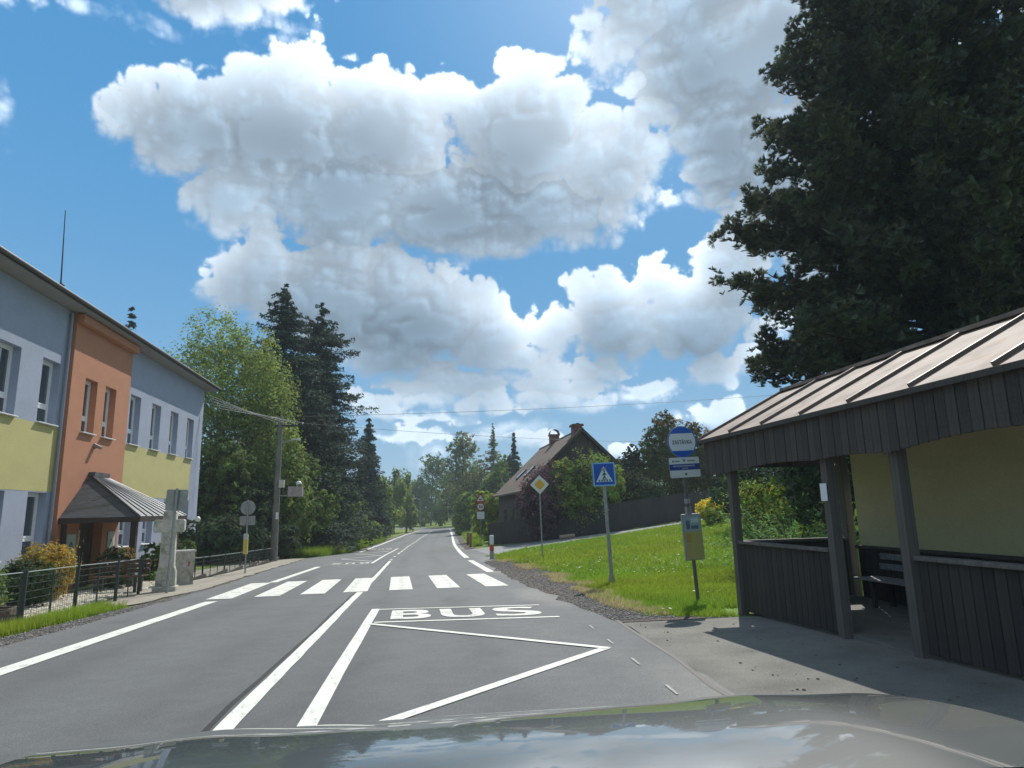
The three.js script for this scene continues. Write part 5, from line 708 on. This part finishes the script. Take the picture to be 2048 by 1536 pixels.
// ---------------------------------------------------------------- utility pole, wires, street lamp
const concrete = mat(lin(0.27, 0.255, 0.23), { map: T.lichen, per: [0.6, 1.6], bump: BUMP.lumpy, bumpPer: 0.5, bumpScale: 0.01, roughness: 0.9 });
const PX = -7.3, PD = 38;
{
  const y0 = land(PX, PD), t = thing('utility_pole', 'concrete utility pole with crossarm, street lamp arm and boxes', 'utility pole', [PX, 0, PD]);
  part(t, 'shaft', new MB().tube([0, y0 - 0.3, 0], [0.06, 6.78, 0], 0.20, 0.115, 14).geo(), concrete);
  const arm = part(t, 'crossarm', new MB().box(0.55, 6.26, 0.02, 1.55, 0.09, 0.09).geo(), darkMetal); for (const x of [-0.1, 0.35, 0.8, 1.25]) part(arm, 'insulator', new MB().tube([x, 6.30, 0.02], [x, 6.36, 0.02], 0.02, 0.02, 6).add(new THREE.SphereGeometry(0.055, 10, 8), M4(x, 6.4, 0.02)).geo(), mat.porc ??= mat(lin(0.55, 0.52, 0.48), { roughness: 0.25 }));
  const la = new MB(); let p = [0.1, 5.25, 0.05]; for (let k = 1; k <= 6; k++) { const f = k / 6, q = [0.1 + 0.72 * f, 5.25 + 0.22 * Math.sin(f * 1.4), 0.05]; la.tube(p, q, 0.03, 0.028, 7); p = q; } const lamp = part(t, 'lamp_arm', la.geo(), steel); part(lamp, 'lamp_head', new MB().add(rbox(0.42, 0.09, 0.18, 0.03), M4(0.95, 5.48, 0.05, 0, 0, -0.05)).geo(), mat(lin(0.55, 0.57, 0.58), { roughness: 0.4 }));
  part(t, 'meter_box', new MB().add(rbox(0.28, 0.42, 0.2, 0.02), M4(0.28, 3.05, 0.12)).geo(), mat(lin(0.55, 0.53, 0.42), { roughness: 0.6 }));
  const br = part(t, 'bracket', new MB().box(0.5, 2.42, 0.06, 0.9, 0.05, 0.05).geo(), steel); part(br, 'switch_box', new MB().add(rbox(0.78, 0.54, 0.3, 0.03), M4(1.02, 2.62, 0.1)).box(1.02, 2.62, 0.256, 0.05, 0.52, 0.01).geo(), mat(lin(0.50, 0.42, 0.40), { map: T.cloudy, per: 0.8, roughness: 0.6 })); part(br, 'siren_horn', new MB().tube([1.1, 2.88, 0.1], [1.1, 3.06, 0.1], 0.03, 0.03, 8).add(new THREE.SphereGeometry(0.16, 14, 8, 0, 6.29, 0, 1.7), M4(1.18, 3.04, 0.1)).geo(), mat(lin(0.75, 0.77, 0.78), { roughness: 0.3 }));
  part(t, 'notice_plate', new MB().box(0.12, 1.35, 0.2, 0.13, 0.36, 0.02).geo(), whitePvc);
}
const wireMat = mat(lin(0.11, 0.115, 0.12), { roughness: 0.6 }), paleWire = mat(lin(0.30, 0.31, 0.32), { roughness: 0.5 });
function wire(label, a, b, sag, r, m, group) {
  const pts = []; for (let k = 0; k <= 20; k++) { const f = k / 20; pts.push(new THREE.Vector3(lerp(a[0], b[0], f), lerp(a[1], b[1], f) - 4 * sag * f * (1 - f), -lerp(a[2], b[2], f))); }
  const w = tag(new THREE.Mesh(new THREE.TubeGeometry(new THREE.CatmullRomCurve3(pts), 24, r, 5), m), label, 'wire', group); w.name = numbered('overhead_wire'); w.castShadow = w.receiveShadow = true; scene.add(w);
}
[[-0.1, 6.42], [0.35, 6.42], [0.8, 6.42], [1.25, 6.42], [0.0, 6.7]].forEach(([dx, y], k) => wire('pale overhead wire from the school eaves to the utility pole', [-9.75, 7.2 - 0.14 * k, 33.55], [PX + dx, y, PD], 0.03, 0.012, paleWire, 'wires between the school and the utility pole'));
wire('upper overhead wire crossing above the road to the right', [PX, 6.75, PD], [42, 10.6, 44], 0.5, 0.011, wireMat); wire('lower overhead wire crossing above the road to the right', [PX + 1.2, 6.4, PD], [46, 8.2, 62], 0.9, 0.011, wireMat);
{ const x = 1.9, d = 150, t = thing('street_lamp', 'slender street lamp beyond the bend', 'street lamp', [x, land(x, d), d]); part(t, 'mast', new MB().tube([0, -0.2, 0], [0, 6.2, 0], 0.08, 0.05, 8).tube([0, 6.2, 0], [-1.1, 6.5, 0], 0.045, 0.04, 7).geo(), steel); part(t, 'lamp_head', new MB().add(rbox(0.7, 0.14, 0.3, 0.04), M4(-1.3, 6.52, 0)).geo(), whitePvc); }

// ---------------------------------------------------------------- in front of the school
{ // stone cross
  const x = -6.3, d = 18.95, y = land(x, d), t = thing('stone_cross', 'weathered pale stone cross on a block beside the path', 'cross', [x, y, d], 0.12), st = mat(lin(0.70, 0.67, 0.60), { map: T.lichen, per: 0.9, bump: BUMP.lumpy, bumpPer: 0.4, bumpScale: 0.012, roughness: 0.95 });
  const s = new THREE.Shape(), P = [[-0.22, 0.12], [-0.21, 0.5], [-0.165, 0.66], [-0.145, 1.54], [-0.33, 1.54], [-0.355, 1.57], [-0.355, 1.80], [-0.33, 1.83], [-0.145, 1.83], [-0.135, 2.03], [-0.11, 2.06], [0.11, 2.06], [0.135, 2.03], [0.145, 1.83], [0.33, 1.83], [0.355, 1.80], [0.355, 1.57], [0.33, 1.54], [0.145, 1.54], [0.165, 0.66], [0.21, 0.5], [0.22, 0.12]]; P.forEach((p, k) => (k ? s.lineTo(...p) : s.moveTo(...p))); s.closePath();
  const g = new THREE.ExtrudeGeometry(s, { depth: 0.16, bevelEnabled: true, bevelSize: 0.02, bevelThickness: 0.02, bevelSegments: 2 }); g.translate(0, 0, -0.08); part(t, 'cross', g, st); part(t, 'block', new MB().add(rbox(0.56, 0.24, 0.42, 0.03), M4(0, 0.04, 0)).geo(), st);
}
{ const x = -6.65, d = 21.4, t = thing('utility_cabinet', 'pale concrete utility cabinet behind the stone cross', 'cabinet', [x, land(x, d), d], 0.5), m = mat(lin(0.58, 0.55, 0.48), { map: T.lichen, per: 1.1, bump: BUMP.fine, bumpPer: 0.4, bumpScale: 0.004 }); const b = part(t, 'body', new MB().add(rbox(0.50, 1.0, 0.36, 0.015), M4(0, 0.46, 0)).geo(), m); part(b, 'warning_mark', new MB().box(0.1, 0.62, 0.183, 0.05, 0.14, 0.004).geo(), mat(lin(0.4, 0.08, 0.06), { roughness: 0.6 })); part(t, 'lid', new MB().add(rbox(0.56, 0.06, 0.42, 0.015), M4(0, 0.985, 0)).geo(), mat(lin(0.70, 0.68, 0.62), { map: T.cloudy, per: 0.6 })); }
{ // wire fence
  const f = thing('wire_fence', 'green wire mesh fence between the stone bed and the road', 'fence', [0, 0, 0]), gm = mat(lin(0.028, 0.045, 0.036), { roughness: 0.6 }), top = mat(lin(0.30, 0.36, 0.36), { roughness: 0.5 });
  const line = [[-6.2, 9.4], [-6.28, 12.3], [-6.5, 14.6], [-6.52, 16.5], [-6.75, 18.4]], line2 = [[-7.05, 22.3], [-7.0, 24.5], [-7.0, 27.2], [-7.1, 30.0], [-7.2, 33], [-7.3, 36.2], [-7.4, 39.5]];
  for (const [L, h, r] of [[line, 0.92, 0.036], [line2, 0.75, 0.03]]) for (let k = 0; k < L.length; k++) {
    const [x, d] = L[k], y = land(x, d); part(f, 'post', new MB().tube([x, y - 0.2, -d], [x, y + h, -d], k === 1 && r > 0.033 ? 0.052 : r, k === 1 && r > 0.033 ? 0.052 : r, 10).geo(), gm);
    if (k + 1 < L.length) {
      const [x1, d1] = L[k + 1], n = Math.round(Math.hypot(x1 - x, d1 - d) / 0.1), m = new MB(), q = (t, hh) => { const X = lerp(x, x1, t), D = lerp(d, d1, t); return [X, land(X, D) + hh, -D]; };
      for (const hh of [0.08, 0.2, 0.32, 0.44, 0.56, 0.68, 0.8].filter((v) => v < h)) m.tube(q(0, hh), q(1, hh), 0.0035, 0.0035, 4, false); for (let j = 1; j < n; j++) m.tube(q(j / n, 0.06), q(j / n, h - 0.06), 0.0025, 0.0025, 4, false); part(f, 'mesh_panel', m.geo(), gm);
      part(f, 'top_wire', new MB().tube(q(0, h - 0.04), q(1, h - 0.04), 0.010, 0.010, 6, false).geo(), top);
      for (const tt of L === line ? [0.5] : [0.33, 0.66]) part(f, 'stake', new MB().tube(q(tt, -0.1), q(tt, h - 0.04), 0.014, 0.014, 6).geo(), gm);
    }
  }
  const kerb = thing('edging_board', 'low dark edging board along the sand path', 'edging', [0, 0, 0]); const kb = new MB(); for (let k = 0; k + 1 < line2.length; k++) { const [x, d] = line2[k], [x1, d1] = line2[k + 1]; kb.box((x + x1) / 2 + 0.1, land((x + x1) / 2, (d + d1) / 2) + 0.03, -(d + d1) / 2, 0.05, 0.16, Math.hypot(x1 - x, d1 - d) - 0.01, Math.atan2(x1 - x, -(d1 - d)) , Math.atan2(land(x1, d1) - land(x, d), -(d1 - d)) * -1 + 0); } part(kerb, 'board', kb.geo(), mat(lin(0.05, 0.042, 0.038), { map: T.grain, per: 0.7 }));
}
bush('yellow_shrub', 'orange-yellow shrub by the school entrance', -8.35, 17.2, 1.25, 1.35, 6500, 0.038, LM.amber, { seed: 201, per: 18, smooth: true }); bush('clipped_bush', 'dark clipped bush in front of the orange-yellow shrub', -8.0, 15.8, 1.15, 1.0, 3800, 0.04, LM.deep, { seed: 202, per: 18, smooth: true }); bush('clipped_bush', 'dark green evergreen bush at the near end of the stone bed', -7.7, 13.1, 1.3, 1.15, 4200, 0.04, LM.mid, { seed: 203, per: 18, smooth: true });
{ const t = bush('clipped_bush', 'round clipped bush with bronze tips right of the porch', -8.15, 20.4, 0.98, 1.15, 4400, 0.038, LM.deep, { seed: 204, per: 18, smooth: true }); part(t, 'bronze_tips', leafCloud(205, [[0, 0.7, 0.1, 0.48, 0.48]], 900, 0.035, { per: 10, inner: 0.9 }), LM.rust); }
for (const [k, [x, d, w, h]] of [[-8.5, 24.0, 0.62, 1.25], [-8.55, 25.1, 0.62, 1.2], [-8.6, 26.4, 0.64, 1.35], [-8.5, 27.6, 0.64, 1.35]].entries()) bush('clipped_column', ['clipped evergreen column behind the stone cross', 'clipped evergreen column second beyond the porch', 'clipped evergreen column third beyond the porch', 'clipped evergreen column nearest the far school corner'][k], x, d, w, h, 2400, 0.045, LM.mid, { seed: 210 + k, per: 16, smooth: true, inner: 0.7, clump: 0.16 }, 'clipped evergreen columns before the school');
bush('topiary_ball', 'clipped ball bush near the far school corner', -9.0, 29.4, 1.0, 2.0, 2400, 0.05, LM.deep, { seed: 220, per: 16, blobs: [[0, 1.55, 0, 0.5]] , inner: 0.7 }); bush('box_hedge', 'low bright green box hedge block on the stone bed', -7.9, 23.9, 1.1, 0.42, 2200, 0.035, LM.juniper, { seed: 221, per: 14, smooth: true });
{ const t = thing('garden_lamp', 'small white globe garden lamp by the topiary ball', 'lamp', [-8.6, land(-8.6, 29), 29]); part(t, 'stem', new MB().tube([0, -0.1, 0], [0, 2.05, 0], 0.03, 0.03, 8).geo(), darkMetal); part(t, 'globe', new THREE.SphereGeometry(0.11, 14, 10).translate(0, 2.1, 0), mat(lin(0.78, 0.78, 0.72), { roughness: 0.3 })); }
{ const t = thing('garden_bench', 'brown slatted bench in front of the school porch', 'bench', [-7.55, land(-7.55, 19.2), 19.2], -0.1), m = mat(lin(0.16, 0.075, 0.045), { map: T.grain, per: [0.3, 1.2], roughness: 0.6 }); for (let k = 0; k < 3; k++) part(t, 'seat_slat', new MB().add(rbox(1.35, 0.035, 0.10, 0.008), M4(0, 0.43, -0.12 + k * 0.12)).geo(), m); for (let k = 0; k < 3; k++) part(t, 'back_slat', new MB().add(rbox(1.35, 0.09, 0.03, 0.008), M4(0, 0.55 + k * 0.12, -0.22 - 0.02 * k)).geo(), m); for (const s of [-0.5, 0.5]) { part(t, 'leg', new MB().box(s, 0.2, -0.16, 0.06, 0.44, 0.06).box(s, 0.62, -0.19, 0.05, 0.5, 0.05).geo(), darkMetal); part(t, 'leg', new MB().box(s, 0.2, 0.14, 0.06, 0.44, 0.06).geo(), darkMetal); } }
{ const t = thing('stone_trough', 'brown stone trough on the pale stone bed', 'trough', [-7.15, land(-7.15, 12.9), 12.9], 0.15), m = mat(lin(0.17, 0.125, 0.10), { map: T.lichen, per: 0.8, bump: BUMP.lumpy, bumpPer: 0.4, bumpScale: 0.01 }); part(t, 'trough', new MB().add(rbox(0.9, 0.30, 0.06, 0.015), M4(0, 0.13, 0.2)).add(rbox(0.9, 0.30, 0.06, 0.015), M4(0, 0.13, -0.2)).add(rbox(0.06, 0.30, 0.38, 0.015), M4(0.42, 0.13, 0)).add(rbox(0.06, 0.30, 0.38, 0.015), M4(-0.42, 0.13, 0)).geo(), m); part(t, 'soil', new MB().box(0, 0.18, 0, 0.8, 0.08, 0.36).geo(), mat(lin(0.06, 0.045, 0.035), { map: T.cloudy, per: 0.4 })); }

// ---------------------------------------------------------------- the car whose bonnet fills the foot of the picture
{
  const car = thing('car', 'dark grey-green car bonnet mirroring the trees and sky', 'car', [0.17, 0, 0]);
  const paintM = mat(lin(0.028, 0.044, 0.050), { phys: true, roughness: 0.5, clearcoat: 1, clearcoatRoughness: 0.03 }), black = mat(lin(0.018, 0.019, 0.020), { roughness: 0.7 });
  const hoodY = (u, d) => { const t = d - 0.9, side = Math.abs(u); return 1.014 + 0.006 * t - 0.222 * t * t - 0.012 * Math.pow(side / 0.9, 3) - 0.6 * Math.pow(Math.max(0, t - 0.85), 2); };
  const grid = (u0, u1, d0, d1, nu, nd, fn) => { const m = new MB(); for (let j = 0; j <= nd; j++) for (let k = 0; k <= nu; k++) { const u = lerp(u0, u1, k / nu), d = lerp(d0, d1, j / nd), e = 0.004, p = fn(u, d), a = fn(u + e, d), b = fn(u, d + e), n = new THREE.Vector3().crossVectors(new THREE.Vector3(a[0] - p[0], a[1] - p[1], a[2] - p[2]), new THREE.Vector3(b[0] - p[0], b[1] - p[1], b[2] - p[2])).normalize(); m.vert(p, n.toArray(), u, d); } for (let j = 0; j < nd; j++) for (let k = 0; k < nu; k++) { const a = j * (nu + 1) + k, b = a + nu + 1; m.i.push(a, a + 1, b + 1, a, b + 1, b); } return m.geo(); };
  const crease = (u) => 0.006 * Math.exp(-Math.pow((Math.abs(u) - 0.56) / 0.11, 2));
  part(car, 'hood', grid(-0.82, 0.82, 0.84, 2.02, 48, 40, (u, d) => [u, hoodY(u, d) + crease(u), -d]), paintM);
  for (const s of [-1, 1]) {
    part(car, 'fender', grid(0, 1, 0.6, 2.05, 14, 30, (t, d) => { const u = 0.824 + 0.16 * Math.sin(t * Math.PI / 2), y = hoodY(0.824, d) - 0.004 - 0.36 * (1 - Math.cos(t * Math.PI / 2)); return [s * u, y, -d]; }), paintM);
    part(car, 'headlight', new MB().add(rbox(0.40, 0.16, 0.14, 0.05), M4(s * 0.62, 0.64, -2.08, s * 0.25)).geo(), mat(lin(0.5, 0.52, 0.54), { roughness: 0.15, phys: true, clearcoat: 1 }));
    const w = part(car, 'wheel', new THREE.TorusGeometry(0.245, 0.085, 14, 30).rotateY(Math.PI / 2).translate(s * 0.80, 0.31, -1.72), black); part(w, 'rim', new MB().tube([s * 0.74, 0.31, -1.72], [s * 0.87, 0.31, -1.72], 0.20, 0.20, 22).geo(), steel);
  }
  part(car, 'bumper', new MB().add(rbox(1.72, 0.42, 0.26, 0.09), M4(0, 0.42, -2.16)).geo(), paintM); part(car, 'grille', new MB().add(rbox(0.86, 0.14, 0.06, 0.02), M4(0, 0.66, -2.13)).geo(), black);
  part(car, 'cowl', grid(-0.90, 0.90, 0.45, 0.885, 24, 6, (u, d) => [u, 0.93 - 0.05 * Math.pow(Math.abs(u) / 0.9, 2.4) + 0.01 * (0.9 - d), -d]), black);
}

// ---------------------------------------------------------------- grass, daisies and loose stones
{
  const blade = (n, h, w, sp, seed) => { const r = RNG(seed), m = new MB(); for (let k = 0; k < n; k++) { const a = r() * 6.28, x = (r() - 0.5) * sp, z = (r() - 0.5) * sp, hh = h * (0.6 + 0.6 * r()), lx = Math.cos(a) * hh * 0.45, lz = Math.sin(a) * hh * 0.45, px = -Math.sin(a) * w, pz = Math.cos(a) * w; m.tri([x - px, -0.01, z - pz], [x + px, -0.01, z + pz], [x + lx, hh, z + lz]); m.c.push(0.8, 0.85, 0.8, 0.8, 0.85, 0.8, 1.1, 1.1, 1); } return m.geo(); };
  const gm = mat(lin(0.310, 0.420, 0.055), { phys: true, roughness: 0.9, transmission: 0.48, thickness: 0, vertexColors: true, side: THREE.DoubleSide, specularIntensity: 0.3 });
  function sow(name, label, geo, material, n, spot, scale, tone, seed, lift = 0) {
    const r = RNG(seed), ms = [], cs = []; let guard = 0;
    while (ms.length < n && guard++ < n * 20) { const s = spot(r); if (!s) continue; const [x, d] = s, k = scale(r); ms.push(new THREE.Matrix4().compose(new THREE.Vector3(x, land(x, d) + lift, -d), new THREE.Quaternion().setFromEuler(new THREE.Euler((r() - 0.5) * 0.3, r() * 6.28, (r() - 0.5) * 0.3)), new THREE.Vector3(k, k * (0.8 + 0.4 * r()), k))); cs.push(tone(r, x, d)); }
    const im = new THREE.InstancedMesh(geo, material, ms.length); ms.forEach((m, k) => { im.setMatrixAt(k, m); im.setColorAt(k, new THREE.Color().setRGB(...cs[k])); }); im.name = numbered(name); im.castShadow = im.receiveShadow = true; stuff(tag(im, label, name.split('_').pop())); scene.add(im);
  }
  const tuft = blade(9, 0.075, 0.006, 0.10, 700), tall = blade(11, 0.22, 0.008, 0.16, 701);
  const tone = (r, x, d) => { const n = vnoise(x * 0.45, d * 0.45, 6), q = vnoise(x * 1.4 + 4, d * 1.4, 8), k = 0.75 + 0.3 * r() + 0.25 * q; return [k * (0.85 + 0.3 * n), k, k * 0.9]; };
  const laneNear = table([[4.3, 34.8], [6.2, 37.2], [9, 37.1], [11.7, 37.0], [18.7, 39.0], [30, 39.2]]);
  const lawnSpot = (a, b, xm) => (r) => { const d = lerp(a, b, r()), le = lawnEdge(d) + wob(d, 1, 0.35) - 0.05, x = lerp(le - 0.2, xm, r()); if (x < le + (r() - 0.6) * 0.35) return null; if (d < 10.6 && x > 4.8 && x < 8.3) return null; if (d > laneNear(x)) return null; return [x, d]; };
  sow('lawn_grass', 'short mown lawn rising to the right of the road', tuft, gm, 26000, lawnSpot(9.6, 18, 12), (r) => 0.7 + 0.6 * r(), tone, 710); 
  sow('lawn_grass', 'mown lawn farther up towards the side lane', tuft, gm, 26000, lawnSpot(17, 39, 24), (r) => 1.2 + 0.9 * r(), tone, 711);
  sow('verge_grass', 'grass strip between the fence and the gravel edge', tall, gm, 2600, (r) => { const d = lerp(7, 15.2, r()), a = edgeL(d) - table([[4, 0.9], [10, 0.65], [14, 0.45], [18, 0.25]])(d) - 0.05, b = -6.3; return r() < (15.2 - d) / 1.4 ? [lerp(b, a, r()), d] : null; }, (r) => 0.45 + 0.5 * r(), tone, 712, 0.0);
  sow('verge_grass', 'long grass on the left verge beyond the school', tall, gm, 9000, (r) => { const d = lerp(42.5, 86, Math.pow(r(), 1.4)), x = edgeL(d) - 0.25 - (d < 50 ? 0 : 0) - 3.2 * r(); return [x, d]; }, (r) => 1.6 + 1.2 * r(), (r, x, d) => { const t = tone(r, x, d); return [t[0] * 0.75, t[1] * 0.8, t[2] * 0.8]; }, 713);
  sow('verge_grass', 'grass bank on the right beyond the lane', tall, gm, 5000, (r) => { const d = lerp(52, 120, Math.pow(r(), 1.3)), x = edgeR(d) + 0.9 + 4 * r(); return x > 5.4 + (d - 52) * 0.1 && d < 62 ? null : [x, d]; }, (r) => 1.4 + r(), tone, 714);
  const daisy = new MB(); for (let k = 0; k < 6; k++) { const a = k / 6 * 6.28, b = a + 0.9; daisy.tri([0, 0.075, 0], [Math.cos(a) * 0.018, 0.078, Math.sin(a) * 0.018], [Math.cos(b) * 0.018, 0.078, Math.sin(b) * 0.018]); }
  sow('lawn_daisies', 'tiny white daisies scattered over the lawn', daisy.geo(), mat(lin(0.75, 0.75, 0.70), { side: THREE.DoubleSide }), 600, (r) => { const s = lawnSpot(10, 34, 18)(r); return s && vnoise(s[0] * 0.5, s[1] * 0.5, 44) > 0.5 ? s : null; }, (r) => 0.9 + 0.9 * r(), () => [1, 1, 1], 715);
  // straw-dry grass along the gravel edge
  sow('dry_grass', 'dry straw-coloured grass along the gravel edge of the lawn', tuft, mat(lin(0.62, 0.53, 0.32), { phys: true, roughness: 0.95, transmission: 0.4, thickness: 0, vertexColors: true, side: THREE.DoubleSide, specularIntensity: 0.3 }), 3400, (r) => { const d = lerp(10, 29, r()), x = lawnEdge(d) + wob(d, 1, 0.35) + (r() - 0.75) * 0.6; return vnoise(x * 1.5, d * 0.7, 50) > 0.42 ? [x, d] : null; }, (r) => 0.6 + 0.6 * r(), (r) => { const k = 0.7 + 0.5 * r(); return [k, k * (0.9 + 0.2 * r()), k]; }, 716, 0.012);
  const peb = new THREE.DodecahedronGeometry(0.5, 0); { const p = peb.attributes.position; for (let k = 0; k < p.count; k++) p.setY(k, p.getY(k) * 0.6); peb.computeVertexNormals(); peb.setAttribute('color', new THREE.Float32BufferAttribute(new Float32Array(p.count * 3).fill(1), 3)); }
  const stoneM = mat(lin(0.26, 0.25, 0.245), { roughness: 0.95, vertexColors: true }), greyTone = (r) => { const k = 0.5 + 0.9 * r(); return [k * (0.98 + 0.08 * r()), k, k * 0.98]; };
  sow('loose_stones', 'loose dark stones on the right gravel verge', peb, stoneM, 7000, (r) => { const d = 9.8 + 19 * Math.pow(r(), 1.3), a = edgeR(d) - 0.1, b = lawnEdge(d) + wob(d, 1, 0.35); return [lerp(a, b, Math.pow(r(), 0.8)), d]; }, (r) => 0.014 + 0.034 * r() * r(), greyTone, 720, 0.022);
  sow('loose_stones', 'loose dark stones along the left edge of the road', peb, stoneM, 5200, (r) => { const d = 5 + 14 * Math.pow(r(), 1.2), w = table([[4, 0.9], [10, 0.65], [14, 0.45], [18, 0.25]])(d); return [edgeL(d) + 0.12 - (w + 0.1) * r(), d]; }, (r) => 0.014 + 0.034 * r() * r(), greyTone, 721, 0.022);
  sow('bed_stones', 'pale round stones of the bed before the school', peb, mat(lin(0.62, 0.58, 0.50), { roughness: 0.9, vertexColors: true }), 9000, (r) => { const d = 10 + 16 * Math.pow(r(), 1.2), b = table([[8, -6.4], [14, -6.55], [19, -7.25], [24, -7.1]])(d); return [lerp(b, -8.8, r()), d]; }, (r) => 0.05 + 0.08 * r(), (r) => { const k = 0.55 + 0.6 * r(); return [k, k * 0.98, k * (0.88 + 0.1 * r())]; }, 722, 0.02);
  sow('forecourt_chips', 'small dark chips scattered on the forecourt', peb, mat(lin(0.16, 0.15, 0.13), { roughness: 0.95, vertexColors: true }), 260, (r) => { const d = lerp(3.5, 9.4, r()); return [lerp(edgeR(d) + 0.1, 4.7, r()), d]; }, (r) => 0.006 + 0.03 * Math.pow(r(), 7), greyTone, 723, 0.026);
}

// ---------------------------------------------------------------- summer haze
scene.fog = new THREE.FogExp2(new THREE.Color().setRGB(0.80, 0.92, 1.0), 0.0009);
renderer.render(scene, camera);
